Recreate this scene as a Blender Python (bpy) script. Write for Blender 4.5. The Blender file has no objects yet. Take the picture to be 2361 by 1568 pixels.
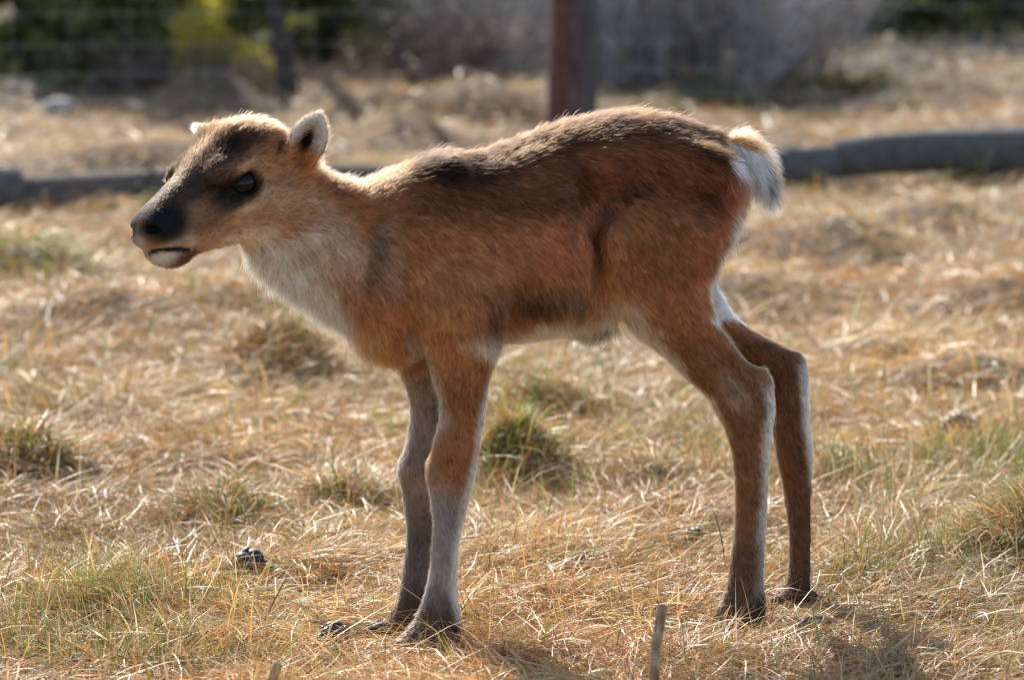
import bpy, math, random
import numpy as np
from mathutils import Vector, Matrix

rng = np.random.default_rng(7)
random.seed(7)
scene = bpy.context.scene
col = scene.collection

# ------------------------------------------------------------------ camera
CAM_D, CAM_H, PITCH = 5.4, 1.08, math.radians(7.643)
FU = 10500.0                                   # focal length in photo units (2360 x 1568)
cam_data = bpy.data.cameras.new('camera')
cam = bpy.data.objects.new('camera', cam_data)
col.objects.link(cam)
cam.location = (0, -CAM_D, CAM_H)
cam.rotation_euler = (math.pi / 2 - PITCH, 0, 0)
cam_data.sensor_width = 23.6
cam_data.lens = 105.0
cam_data.clip_start = 0.1
cam_data.clip_end = 800
cam_data.dof.use_dof = True
cam_data.dof.focus_distance = 5.47
cam_data.dof.aperture_fstop = 4.0
scene.camera = cam

# ------------------------------------------------------------------ sky and sun
SUN_EL, SUN_AZ = math.radians(35), math.radians(-22)   # azimuth measured from +Y, negative = towards -X
world = bpy.data.worlds.new('World')
scene.world = world
world.use_nodes = True
wn = world.node_tree
bg = wn.nodes['Background']
sky = wn.nodes.new('ShaderNodeTexSky')
sky.sky_type = 'NISHITA'
sky.sun_disc = False
sky.sun_elevation = SUN_EL
sky.sun_rotation = SUN_AZ
wn.links.new(sky.outputs[0], bg.inputs[0])
bg.inputs[1].default_value = 0.108
sun_data = bpy.data.lights.new('sun', 'SUN')
sun_data.energy = 4.0
sun_data.angle = math.radians(0.53)
sun_data.color = (1.0, 0.94, 0.85)
sun = bpy.data.objects.new('sun', sun_data)
col.objects.link(sun)
sdir = Vector((math.sin(SUN_AZ) * math.cos(SUN_EL), math.cos(SUN_AZ) * math.cos(SUN_EL), math.sin(SUN_EL)))
sun.rotation_euler = sdir.to_track_quat('Z', 'Y').to_euler()
scene.view_settings.view_transform = 'Standard'
scene.view_settings.look = 'None'
scene.view_settings.gamma = 1.0
scene.view_settings.exposure = 1.18
scene.view_settings.use_curve_mapping = False
scene.render.engine = 'CYCLES'
scene.cycles.use_denoising = True
scene.cycles.adaptive_threshold = 0.015
scene.cycles.pixel_filter_type = 'BLACKMAN_HARRIS'
scene.cycles.filter_width = 1.2
scene.cycles.max_bounces = 7
scene.cycles.transmission_bounces = 6
scene.cycles.diffuse_bounces = 3
scene.cycles.sample_clamp_indirect = 6.0
scene.cycles_curves.shape = 'RIBBONS'

# ------------------------------------------------------------------ helpers
CT, ST = math.cos(PITCH), math.sin(PITCH)

def P(u, v, Y):
    """photo position (2360 wide) on the upright plane at depth Y -> world (x, y, z)"""
    a, b = (u - 1180.0) / FU, (784.0 - v) / FU
    dy = CT + b * ST
    dz = -ST + b * CT
    t = (Y + CAM_D) / dy
    return np.array([a * t, Y, CAM_H + dz * t])

def G(u, v, z=0.0):
    """photo position on the level plane z -> world"""
    a, b = (u - 1180.0) / FU, (784.0 - v) / FU
    dy = CT + b * ST
    dz = -ST + b * CT
    t = (z - CAM_H) / dz
    return np.array([a * t, dy * t - CAM_D, z])

def UV(x, y, z):
    dy, dz = y + CAM_D, z - CAM_H
    zc = dy * CT - dz * ST
    yc = dy * ST + dz * CT
    return 1180 + FU * x / zc, 784 - FU * yc / zc

def props(o, label=None, cat=None, group=None, kind=None):
    if label: o['label'] = label
    if cat: o['category'] = cat
    if group: o['group'] = group
    if kind: o['kind'] = kind
    return o

def empty(name, loc=(0, 0, 0)):
    o = bpy.data.objects.new(name, None)
    o.empty_display_size = 0.1
    o.location = loc
    col.objects.link(o)
    return o

def mesh_obj(name, verts, faces, mat=None, parent=None, smooth=True, colors=None):
    me = bpy.data.meshes.new(name)
    v = np.asarray(verts, dtype=np.float32)
    f = np.asarray(faces, dtype=np.int32) if not isinstance(faces, list) else faces
    if isinstance(f, np.ndarray):
        me.vertices.add(len(v)); me.vertices.foreach_set('co', v.ravel())
        k = f.shape[1]
        me.loops.add(f.size); me.loops.foreach_set('vertex_index', f.ravel())
        me.polygons.add(len(f)); me.polygons.foreach_set('loop_start', np.arange(0, f.size, k, dtype=np.int32))
        me.update(calc_edges=True)
    else:
        me.from_pydata([tuple(map(float, p)) for p in v], [], f)
        me.update()
    if smooth:
        me.polygons.foreach_set('use_smooth', np.ones(len(me.polygons), dtype=bool))
    if colors is not None:
        at = me.attributes.new('col', 'FLOAT_COLOR', 'POINT')
        c = np.ones((len(v), 4), dtype=np.float32); c[:, :3] = colors
        at.data.foreach_set('color', c.ravel())
    if mat: me.materials.append(mat)
    o = bpy.data.objects.new(name, me)
    col.objects.link(o)
    if parent is not None:
        o.parent = parent
        if parent.type == 'EMPTY' or True:
            o.matrix_parent_inverse = parent_world(parent).inverted()
    return o

def parent_world(p):
    m = Matrix.LocRotScale(p.location, p.rotation_euler, p.scale)
    if p.parent is not None:
        return parent_world(p.parent) @ p.matrix_parent_inverse @ m
    return m

def new_mat(name):
    m = bpy.data.materials.new(name)
    m.use_nodes = True
    return m, m.node_tree, m.node_tree.nodes['Principled BSDF']

def lerp(a, b, t): return a + (b - a) * t
def sstep(a, b, x):
    t = np.clip((x - a) / (b - a), 0, 1)
    return t * t * (3 - 2 * t)

# value noise in numpy --------------------------------------------------
_perm = rng.random((64, 64, 64)).astype(np.float32)
def noise3(p, freq):
    q = np.asarray(p) * freq + 1000.0
    i = np.floor(q).astype(int); f = q - i
    f = f * f * (3 - 2 * f)
    i &= 63; j = (i + 1) & 63
    out = 0
    for a in (0, 1):
        for b in (0, 1):
            for c in (0, 1):
                w = (f[:, 0] if a else 1 - f[:, 0]) * (f[:, 1] if b else 1 - f[:, 1]) * (f[:, 2] if c else 1 - f[:, 2])
                out = out + w * _perm[(j if a else i)[:, 0], (j if b else i)[:, 1], (j if c else i)[:, 2]]
    return out * 2 - 1
def noise2(x, y, freq, seed=0.0):
    x = np.asarray(x, dtype=float); s = x.shape
    p = np.stack([x.ravel(), np.asarray(y, dtype=float).ravel(), np.full(x.size, seed)], 1)
    q = p * freq; q[:, 2] = seed * 7.31
    return noise3(q, 1.0).reshape(s)
# ------------------------------------------------------------------ ground
TUSS = []                                     # x, y, radius, height
for u, v, r, h in ((60, 1120, .10, .060), (500, 1215, .10, .045), (790, 1175, .07, .035), (1185, 1100, .085, .075), (1270, 950, .10, .055), (640, 850, .12, .07),
                   (2400, 1300, .12, .065), (1500, 1130, .07, .03), (1560, 1430, .10, .022), (330, 1420, .10, .015), (1250, 1540, .05, .022), (2010, 820, .13, .05),
                   (2230, 880, .16, .06), (1960, 600, .18, .07), (2160, 545, .16, .06), (520, 720, .16, .06), (250, 760, .18, .07), (80, 640, .2, .07), (1900, 1130, .10, .03),
                   (2080, 1330, .10, .025), (700, 1320, .10, .025), (170, 1250, .09, .03), (1330, 1300, .10, .022), (1700, 690, .18, .05), (2300, 700, .2, .07), (1010, 590, .2, .05)):
    g = G(u, v)
    TUSS.append((g[0], g[1], r, h))
for _ in range(150):
    x, y = rng.uniform(-4, 4), rng.uniform(3.6, 9.5)
    TUSS.append((x, y, rng.uniform(.12, .3), rng.uniform(.03, .085)))
TUSS = np.array(TUSS)
FEET = np.array([P(990, 1495, -.094)[:2], P(915, 1475, 0)[:2], P(1715, 1448, .046)[:2], P(1860, 1400, .188)[:2]])

def gh(x, y):
    x = np.asarray(x, float); y = np.asarray(y, float)
    z = noise2(x, y, 1.3, 1.) * .035 * sstep(1.0, 3.5, np.abs(y)) + noise2(x, y, 4.5, 2.) * .018 + noise2(x, y, 11, 3.) * .008
    for tx, ty, r, h in TUSS:
        d2 = ((x - tx) ** 2 + (y - ty) ** 2) / (r * r)
        z = z + h * np.exp(-d2 * 1.6)
    damp = np.ones_like(z)
    for fx, fy in FEET:
        damp = damp * (1 - np.exp(-((x - fx) ** 2 + (y - fy) ** 2) / .009))
    z = z * damp
    # a low heathy bank behind the fence, higher on the right
    z = z + .04 * sstep(7.5, 12.5, y) * sstep(.6, 2.2, x)
    return z

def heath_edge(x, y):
    """0 on the grass, 1 on the shade-darkened heath beyond it"""
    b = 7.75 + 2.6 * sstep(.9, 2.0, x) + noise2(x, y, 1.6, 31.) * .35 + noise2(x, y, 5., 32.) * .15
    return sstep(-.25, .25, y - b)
xs = np.concatenate([-np.geomspace(150, 2.2, 26), np.arange(-2.1, 2.11, .028), np.geomspace(2.2, 150, 26)])
ys = np.concatenate([np.linspace(-40, -1.6, 22), np.arange(-1.5, 4.0, .026), np.arange(4.0, 11, .07), np.geomspace(11.1, 320, 40)])
gxm, gym = np.meshgrid(xs, ys, indexing='ij')
gzm = gh(gxm, gym) - .006
V = np.stack([gxm.ravel(), gym.ravel(), gzm.ravel()], 1)
ni, nj = gxm.shape
I, J = np.meshgrid(np.arange(ni - 1), np.arange(nj - 1), indexing='ij')
a = (I * nj + J).ravel()
Fq = np.stack([a, a + nj, a + nj + 1, a + 1], 1)

def ramp(nt, fac, stops):
    r = nt.nodes.new('ShaderNodeValToRGB')
    while len(r.color_ramp.elements) < len(stops): r.color_ramp.elements.new(.5)
    for e, (p, c) in zip(r.color_ramp.elements, stops): e.position = p; e.color = (*c, 1)
    nt.links.new(fac, r.inputs[0])
    return r.outputs[0]
def tex_noise(nt, scale, detail=6, rough=.6, coord='Object'):
    tc = nt.nodes.new('ShaderNodeTexCoord')
    n = nt.nodes.new('ShaderNodeTexNoise')
    n.inputs['Scale'].default_value = scale; n.inputs['Detail'].default_value = detail; n.inputs['Roughness'].default_value = rough
    nt.links.new(tc.outputs[coord], n.inputs['Vector'])
    return n
MAT_GROUND, nt, pb = new_mat('ground')
n1, n2 = tex_noise(nt, 3.0), tex_noise(nt, 40.0)
soil = ramp(nt, n2.outputs[0], [(.3, (.045, .028, .016)), (.5, (.12, .075, .04)), (.7, (.24, .16, .085))])
heath = ramp(nt, n2.outputs[0], [(.3, (.045, .035, .026)), (.55, (.11, .085, .058)), (.75, (.19, .14, .085))])  # heath tones kept dark to paint in the shade under the thickets
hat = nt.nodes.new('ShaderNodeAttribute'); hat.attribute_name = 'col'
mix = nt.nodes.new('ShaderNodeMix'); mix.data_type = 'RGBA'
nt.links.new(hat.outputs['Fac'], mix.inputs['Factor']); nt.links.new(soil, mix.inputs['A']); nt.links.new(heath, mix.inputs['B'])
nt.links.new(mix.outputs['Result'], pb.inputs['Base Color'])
pb.inputs['Roughness'].default_value = .95
bp = nt.nodes.new('ShaderNodeBump'); bp.inputs['Strength'].default_value = .6; bp.inputs['Distance'].default_value = .01
nt.links.new(n2.outputs[0], bp.inputs['Height']); nt.links.new(bp.outputs[0], pb.inputs['Normal'])
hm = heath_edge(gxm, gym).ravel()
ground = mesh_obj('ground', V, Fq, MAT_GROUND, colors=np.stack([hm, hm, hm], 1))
props(ground, 'uneven pasture of dry straw-coloured grass', 'ground', kind='structure')
del ground['category'], ground['label']

# ------------------------------------------------------------------ grass blades
def blades(root, az, length, lift, bend, width, colr, rows=4, roll=None, bendaz=None):
    """flat tapered ribbons; lift = start angle above level, bend = how much it comes down along its length"""
    n = len(root)
    t = np.linspace(0, 1, rows)
    ang = lift[:, None] - bend[:, None] * t[None, :]
    da = (np.zeros(n) if bendaz is None else bendaz)[:, None] * t[None, :]
    dx = np.cos(ang) * np.cos(az[:, None] + da); dy = np.cos(ang) * np.sin(az[:, None] + da); dz = np.sin(ang)
    d = np.stack([dx, dy, dz], 2)
    seg = (length / (rows - 1))[:, None, None]
    pos = root[:, None, :] + np.concatenate([np.zeros((n, 1, 3)), np.cumsum(d[:, :-1] * seg, 1)], 1)
    side = np.stack([-np.sin(az), np.cos(az), np.zeros(n)], 1)
    up = np.cross(d[:, 0], side)
    roll = rng.uniform(-.9, .9, n) if roll is None else roll
    sd = side * np.cos(roll)[:, None] + up * np.sin(roll)[:, None]
    prof = np.array([.75, 1.0, .8, .12]) if rows == 4 else np.concatenate([[.7, 1.0, 1.0], np.linspace(.95, .1, rows - 3)])
    w = width[:, None] * prof[None] / 2
    Lp = pos - sd[:, None, :] * w[:, :, None]; Rp = pos + sd[:, None, :] * w[:, :, None]
    V = np.stack([Lp, Rp], 2).reshape(-1, 3)
    base = (np.arange(n) * rows * 2)[:, None] + (np.arange(rows - 1) * 2)[None, :]
    F = np.stack([base, base + 1, base + 3, base + 2], 2).reshape(-1, 4)
    C = np.repeat(colr, rows * 2, 0)
    return V, F, C

def join(parts):
    V, F, C, o = [], [], [], 0
    for v, f, c in parts:
        V.append(v); F.append(f + o); C.append(c); o += len(v)
    return np.concatenate(V), np.concatenate(F), np.concatenate(C)

STRAW = np.array([(.60, .385, .165), (.56, .33, .13), (.66, .48, .26), (.74, .61, .41), (.46, .235, .085), (.53, .285, .10), (.36, .18, .07), (.60, .46, .28), (.38, .27, .16)])
STRAW_P = np.array([.20, .19, .14, .055, .12, .145, .06, .06, .03])
GREEN = np.array([(.17, .23, .045), (.24, .29, .06), (.12, .18, .04), (.33, .34, .09), (.21, .25, .05)])
def straw_col(n, warm=None):
    c = STRAW[rng.choice(len(STRAW), n, p=STRAW_P)] * np.exp(rng.normal(-.02, .26, n))[:, None]
    return np.clip(c * np.array([.97, .93, .86]), .02, .8)
def green_col(n):
    return np.clip(GREEN[rng.integers(0, len(GREEN), n)] * np.exp(rng.normal(0, .2, n))[:, None], .01, .6)

def grass_material(name, transl=.34, rough=.46, spec=.4):
    m = bpy.data.materials.new(name); m.use_nodes = True
    nt = m.node_tree; pb = nt.nodes['Principled BSDF']; out = nt.nodes['Material Output']
    at = nt.nodes.new('ShaderNodeAttribute'); at.attribute_name = 'col'
    nt.links.new(at.outputs['Color'], pb.inputs['Base Color'])
    pb.inputs['Roughness'].default_value = rough
    pb.inputs['Specular IOR Level'].default_value = spec
    tr = nt.nodes.new('ShaderNodeBsdfTranslucent'); nt.links.new(at.outputs['Color'], tr.inputs['Color'])
    mx = nt.nodes.new('ShaderNodeMixShader'); mx.inputs[0].default_value = transl
    nt.links.new(pb.outputs[0], mx.inputs[1]); nt.links.new(tr.outputs[0], mx.inputs[2])
    nt.links.new(mx.outputs[0], out.inputs[0])
    return m
MAT_GRASS = grass_material('dry_grass')

def scatter(n, vlo, vhi, power=1.0, ulo=-420, uhi=2780):
    t = rng.random(n) ** power
    v = vhi + (vlo - vhi) * (1 - t)
    u = rng.uniform(ulo, uhi, n)
    a, b = (u - 1180) / FU, (784 - v) / FU
    dy, dz = CT + b * ST, -ST + b * CT
    tt = -CAM_H / dz
    x, y = a * tt, dy * tt - CAM_D
    k = rng.random(n) > heath_edge(x, y) * .93
    return x[k], y[k]

def flow_az(x, y):
    return noise2(x, y, 2.2, 5.) * 5.0 + noise2(x, y, 7.0, 6.) * 2.5

def foot_near(x, y):
    k = np.zeros_like(x)
    for fx, fy in FEET:
        k = np.maximum(k, np.exp(-(((x - fx + .015) / .055) ** 2 + ((y - fy + .045) / .065) ** 2)))
    return k

def greenness(x, y):
    g = noise2(x, y, 1.7, 11.) * .6 + noise2(x, y, 5.5, 12.) * .5
    for tx, ty, r, h in TUSS[:26]:
        g = g + .42 * np.exp(-((x - tx) ** 2 + (y - ty + r * .5) ** 2) / (r * r * .8))
    return g

def tone(x, y):
    """patches of rustier or paler straw, and thin spots"""
    return noise2(x, y, 1.4, 21.), noise2(x, y, 4.0, 22.)

parts = []
def add_mat(n, vlo, vhi, scale, lift_max, rows=4):
    x, y = scatter(n, vlo, vhi)
    bare = sstep(.30, .62, noise2(x, y, 6.5, 41.) * .65 + noise2(x, y, 15., 42.) * .45)
    kk = rng.random(len(x)) > bare * .80; x, y = x[kk], y[kk]; n = len(x)
    d = np.hypot(x, y + CAM_D); sc = scale * (1 + np.maximum(0, d - 5.6) * .03); wsc = scale * (1 + np.maximum(0, d - 5.6) * .16)
    az = flow_az(x, y) + rng.normal(0, 1.3, n)
    L = rng.gamma(3.2, .0145, n) * sc + .010
    z = gh(x, y) + rng.uniform(-.004, .014, n) * np.minimum(sc, 1.6)
    lift = np.abs(rng.normal(0, .28, n)) * lift_max + rng.uniform(-.05, .2, n)
    bend = lift * rng.uniform(.4, 2.0, n) + rng.normal(0, .22, n)
    w = np.minimum(rng.gamma(3.4, .00028, n), .0021) * wsc + .00035
    near = foot_near(x, y); L = L * (1 - .5 * near); z = z - .010 * near; lift = lift * (1 - .8 * near)
    c = straw_col(n)
    t1, t2 = tone(x, y)
    c = c * (1 + .24 * t1 + .22 * t2)[:, None] * np.where(t1 > .25, 1, 1)[:, None]
    tt = np.clip(t1 - t2, -1.2, 1.2); c[:, 1] *= 1 - .13 * tt; c[:, 2] *= 1 - .25 * tt
    gr = rng.random(n) < np.clip(.06 + .34 * sstep(.05, .7, greenness(x, y)), 0, .5)
    c[gr] = green_col(gr.sum()) * 1.1
    parts.append(blades(np.stack([x, y, z], 1), az, L, lift, bend, w, np.clip(c, .01, .85), rows, bendaz=rng.normal(0, .35, n)))
add_mat(125000, 1330, 1760, .92, .9)
add_mat(92000, 1000, 1345, .92, .9)
add_mat(62000, 640, 1010, .95, .9)
add_mat(40000, 300, 650, .95, .8)
add_mat(22000, 100, 310, .9, .7)

def add_up(n, vlo, vhi, green_share, scale):
    x, y = scatter(n * 3, vlo, vhi)
    g = greenness(x, y)
    keep = rng.random(len(x)) < np.clip(.08 + .9 * sstep(.05, .9, g), 0, 1)
    x, y, g = x[keep][:n], y[keep][:n], g[keep][:n]
    m = len(x)
    d = np.hypot(x, y + CAM_D); sc = scale * (1 - np.clip((d - 7.5) * .09, 0, .45)); wsc = scale * (1 + np.maximum(0, d - 5.6) * .12)
    gr = rng.random(m) < green_share * (.3 + .9 * sstep(.2, .9, g))
    az = flow_az(x, y) + rng.normal(0, 1.0, m)
    L = rng.gamma(5, .010, m) * sc + .012
    lift = rng.uniform(.5, 1.45, m)
    bend = rng.uniform(.1, 1.3, m)
    w = (rng.gamma(5, .00019, m) + .0003) * wsc
    L = L * (1 - .75 * foot_near(x, y))
    c = straw_col(m); c[gr] = green_col(gr.sum())
    parts.append(blades(np.stack([x, y, gh(x, y) - .003], 1), az, L, lift, bend, w, c, 4, bendaz=rng.normal(0, .4, m)))
add_up(26000, 1300, 1740, .55, 1.0)
add_up(22000, 950, 1310, .55, 1.0)
add_up(14000, 560, 960, .5, 1.1)
add_up(9000, 260, 570, .45, 1.2)

# single long stalks lying and arching over the mat
def stalks(n, vlo, vhi):
    x, y = scatter(n, vlo, vhi, ulo=-150, uhi=2510); n = len(x)
    L = rng.uniform(.07, .17, n); lift = rng.uniform(.1, .9, n)
    parts.append(blades(np.stack([x, y, gh(x, y) + .002], 1), rng.uniform(0, 6.28, n), L, lift, lift * rng.uniform(.6, 2.0, n), rng.uniform(.0011, .0020, n), np.clip(straw_col(n), 0, .85), 7, bendaz=rng.normal(0, .5, n)))
stalks(330, 1150, 1640)
stalks(200, 850, 1150)
gV, gF, gC = join(parts)
grass = mesh_obj('grass', gV, gF, MAT_GRASS, colors=gC)
props(grass, 'matted dry golden grass with scattered green shoots', 'grass', kind='stuff')

# tufts that stand out one by one
def tuft(label, u, v, n, rad, length, lean, green, pale=1.0, group='grass tufts in the pasture'):
    g = G(u, v); x0, y0 = g[0], g[1]
    r = np.sqrt(rng.random(n)) * rad; th = rng.uniform(0, 6.283, n)
    x, y = x0 + r * np.cos(th), y0 + r * np.sin(th)
    z = gh(x, y) - .004
    az = th + rng.normal(0, .55, n)
    lift = 1.45 - .95 * r / rad * rng.uniform(.5, 1.2, n)
    az = np.where(rng.random(n) < .5, lean + rng.normal(0, .5, n), az)
    L = length * rng.uniform(.45, 1.15, n)
    c = np.clip(straw_col(n) * pale, 0, .85); k = rng.random(n) < green; c[k] = green_col(k.sum())
    V, F, C = blades(np.stack([x, y, z], 1), az, L, lift, rng.uniform(.5, 2.0, n), rng.uniform(.0010, .0022, n), c, 7, bendaz=rng.normal(0, .4, n))
    e = empty('grass_tuft', (x0, y0, float(gh(x0, y0))))
    mesh_obj('blade_mass', V, F, MAT_GRASS, e, colors=C)['kind'] = 'stuff'
    props(e, label, 'grass tuft', group)
tuft('large golden tussock with green base at the right edge of the picture', 2400, 1300, 1900, .10, .085, 3.2, .36, 1.15)
tuft('dark shaded tussock with green tips at the left edge of the picture', 40, 1115, 1100, .09, .065, 2.0, .40)
tuft('dark green tuft just behind the near front leg', 1180, 1095, 900, .06, .052, 1.0, .45)
tuft('dry tuft with green shoots left of the front legs', 500, 1225, 900, .09, .06, .4, .30)
tuft('small green tuft beside the far front leg', 800, 1180, 450, .06, .05, .2, .40)
tuft('straw tuft with green shoots in front of the near hind leg', 1555, 1425, 900, .085, .055, 2.8, .25, 1.1)
tuft('round orange-brown tussock under the calf\'s throat', 640, 862, 1200, .10, .055, .3, .04)
tuft('dry orange tussock seen under the belly', 1270, 960, 1000, .09, .05, .4, .06)
tuft('grey-green tuft at the bottom right of the near hind hoof', 1720, 1545, 800, .085, .05, .6, .3, .9)
tuft('small bright green moss-like tuft at the lower right', 2095, 1505, 420, .022, .022, 1.0, .97)
tuft('small dark green tuft right of the near front hoof', 1255, 1525, 420, .035, .045, 1.0, .6)
tuft('short green tuft left of the far front hoof', 800, 1545, 400, .035, .045, 2.0, .6)
# ------------------------------------------------------------------ reindeer calf
# The body is one implicit surface (smoothly joined tubes and ellipsoids) meshed once.
VOX = 0.003
GX0, GY0, GZ0 = -0.50, -0.33, -0.02
NX, NY, NZ = 292, 206, 240
gx = (GX0 + VOX * np.arange(NX)).astype(np.float32)
gy = (GY0 + VOX * np.arange(NY)).astype(np.float32)
gz = (GZ0 + VOX * np.arange(NZ)).astype(np.float32)
FIELD = np.full((NX, NY, NZ), 0.08, dtype=np.float32)

def box_slices(lo, hi, pad=0.03):
    out = []
    for g, a, b in ((gx, lo[0], hi[0]), (gy, lo[1], hi[1]), (gz, lo[2], hi[2])):
        i0 = max(0, int(np.searchsorted(g, a - pad)))
        i1 = min(len(g), int(np.searchsorted(g, b + pad)) + 1)
        out.append(slice(i0, i1))
    return tuple(out)

def merge(sl, d, k, mode='add'):
    a = FIELD[sl]
    if mode == 'add':
        h = np.clip(0.5 + 0.5 * (a - d) / k, 0, 1)
        FIELD[sl] = a + (d - a) * h - k * h * (1 - h)
    else:                                        # carve
        b = -d
        h = np.clip(0.5 - 0.5 * (a - b) / k, 0, 1)
        FIELD[sl] = a + (b - a) * h + k * h * (1 - h)

def smooth_interp(x, xs, ys):
    """monotone-ish cubic (Catmull-Rom with finite differences)"""
    xs = np.asarray(xs, float); ys = np.asarray(ys, float)
    m = np.gradient(ys, xs)
    i = np.clip(np.searchsorted(xs, x) - 1, 0, len(xs) - 2)
    h = xs[i + 1] - xs[i]
    t = np.clip((x - xs[i]) / h, 0, 1)
    t2, t3 = t * t, t * t * t
    return (2*t3 - 3*t2 + 1) * ys[i] + (t3 - 2*t2 + t) * h * m[i] + (-2*t3 + 3*t2) * ys[i+1] + (t3 - t2) * h * m[i+1]

def tube(stations, O, A, B, C, k=0.015, p=2.0, mode='add', wpow=None):
    """stations: (s, t_hi, t_lo, c_centre, c_half) along axis A, profile along B, depth along C"""
    st = np.array(sorted(stations), float)
    O, A, B, C = [np.asarray(q, float) for q in (O, A, B, C)]
    pts = []
    for s, th, tl, c, w in st:
        for t in (th, tl):
            for cc in (c - w, c + w):
                pts.append(O + A * s + B * t + C * cc)
    pts = np.array(pts)
    sl = box_slices(pts.min(0), pts.max(0))
    x, y, z = np.meshgrid(gx[sl[0]], gy[sl[1]], gz[sl[2]], indexing='ij')
    rx, ry, rz = x - O[0], y - O[1], z - O[2]
    s = rx * A[0] + ry * A[1] + rz * A[2]
    t = rx * B[0] + ry * B[1] + rz * B[2]
    c = rx * C[0] + ry * C[1] + rz * C[2]
    sc = np.clip(s, st[0, 0], st[-1, 0])
    th, tl = smooth_interp(sc, st[:, 0], st[:, 1]), smooth_interp(sc, st[:, 0], st[:, 2])
    cc, w = smooth_interp(sc, st[:, 0], st[:, 3]), smooth_interp(sc, st[:, 0], st[:, 4])
    hh = np.maximum((th - tl) / 2, 0.001); w = np.maximum(w, 0.001)
    qt, qc = np.abs(t - (th + tl) / 2) / hh, np.abs(c - cc) / w
    if p == 2.0:
        k0 = np.sqrt(qt * qt + qc * qc) + 1e-6
    else:
        k0 = (qt ** p + qc ** p) ** (1 / p) + 1e-6
    k1 = np.sqrt((qt / hh) ** 2 + (qc / w) ** 2) + 1e-6
    d = np.where(k0 < 0.3, (k0 - 1) * np.minimum(hh, w), np.maximum(k0 * (k0 - 1) / k1, (k0 - 1) * np.maximum(hh, w) * 2))
    over = np.abs(s - sc)
    d = np.where(over > 0, np.sqrt(np.maximum(d, 0) ** 2 + over ** 2), d)
    merge(sl, d.astype(np.float32), k, mode)

def ellipsoid(c, axes, radii, k=0.012, mode='add'):
    c = np.asarray(c, float); axes = [np.asarray(a, float) / np.linalg.norm(a) for a in axes]
    ext = np.sqrt(sum((a * r) ** 2 for a, r in zip(axes, radii)))
    sl = box_slices(c - ext, c + ext)
    x, y, z = np.meshgrid(gx[sl[0]] - c[0], gy[sl[1]] - c[1], gz[sl[2]] - c[2], indexing='ij')
    q0 = q1 = 0
    for a, r in zip(axes, radii):
        e = x * a[0] + y * a[1] + z * a[2]
        q0 = q0 + (e / r) ** 2; q1 = q1 + (e / (r * r)) ** 2
    k0, k1 = np.sqrt(q0), np.sqrt(q1) + 1e-6
    d = np.where(k0 < 0.2, (k0 - 1) * min(radii), k0 * (k0 - 1) / k1)
    merge(sl, d.astype(np.float32), k, mode)

EX, EY, EZ = np.eye(3)
AXU = (EX, EY, EZ)

def body_y(u):                                   # depth of the calf's spine: it stands a little turned, rump farther away
    return -0.05 + 0.15 * (np.asarray(u, float) - 900) / 750

def tube_u(rows, k, p=2.0, ins=(0, 0)):
    """rows (u, v_top, v_bot, half_depth, depth_centre or None)"""
    st = []
    for u, vt, vb, w, y in rows:
        y = float(body_y(u)) if y is None else y
        a, b = P(u, vt + ins[0], y), P(u, vb - ins[1], y)
        st.append(((a[0] + b[0]) / 2, a[2], b[2], y, w))
    tube(st, (0, 0, 0), EX, EZ, EY, k, p)

def tube_v(rows, k, p=2.0, ins=5):
    """rows (v, u_left, u_right, half_depth, depth_centre)"""
    st = []
    for v, ul, ur, w, y in rows:
        a, b = P(ul + ins, v, y), P(ur - ins, v, y)
        st.append((-(a[2] + b[2]) / 2, b[0], a[0], y, w))
    tube(st, (0, 0, 0), -EZ, EX, EY, k, p)

def tube_a(rows, ang, k, p=2.0):
    """rows ((u,v) upper, (u,v) lower, half_depth, depth); axis runs at angle ang (degrees below +x)"""
    A = np.array([math.cos(math.radians(ang)), 0, -math.sin(math.radians(ang))])
    B = np.array([math.sin(math.radians(ang)), 0, math.cos(math.radians(ang))])
    st = []
    for up, lo, w, y in rows:
        a, b = P(up[0], up[1], y), P(lo[0], lo[1], y)
        st.append(((a @ A + b @ A) / 2, a @ B, b @ B, y, w))
    tube(st, (0, 0, 0), A, B, EY, k, p)

# trunk
tube_u([(800, 480, 690, .040, None), (840, 432, 745, .056, None), (900, 400, 770, .068, None), (960, 381, 795, .074, None),
        (1030, 374, 806, .077, None), (1110, 362, 800, .080, None), (1200, 328, 785, .083, None),
        (1290, 297, 772, .083, None), (1380, 279, 757, .080, None), (1460, 271, 722, .075, None), (1540, 278, 660, .070, None),
        (1610, 300, 580, .060, None), (1665, 318, 520, .045, None), (1695, 345, 470, .028, None)], .012, 2.25, (4, 8))
# neck
tube_a([((668, 330), (560, 560), .040, -.085), ((715, 375), (590, 610), .041, -.078), ((765, 405), (645, 660), .044, -.070),
        ((815, 412), (722, 706), .050, -.062), ((875, 405), (798, 758), .056, -.055), ((940, 400), (885, 800), .060, -.048)], 32, .022)
# point of the shoulder, shoulder blades, chest between the legs
for sgn, yy in ((-1, -.095), (1, .005)):
    ellipsoid(P(890, 640, yy), AXU, (.045, .024, .075), .03)
    ellipsoid(P(985, 530, yy - sgn * .031), (np.array([.93, 0, -.35]), EY, np.array([.35, 0, .93])), (.050, .040, .090), .03)
    ellipsoid(P(1070, 690, yy - sgn * .020), (np.array([.8, 0, .6]), EY, np.array([-.6, 0, .8])), (.060, .038, .045), .03)
ellipsoid(P(910, 755, -.05), AXU, (.045, .045, .040), .03)
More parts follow.
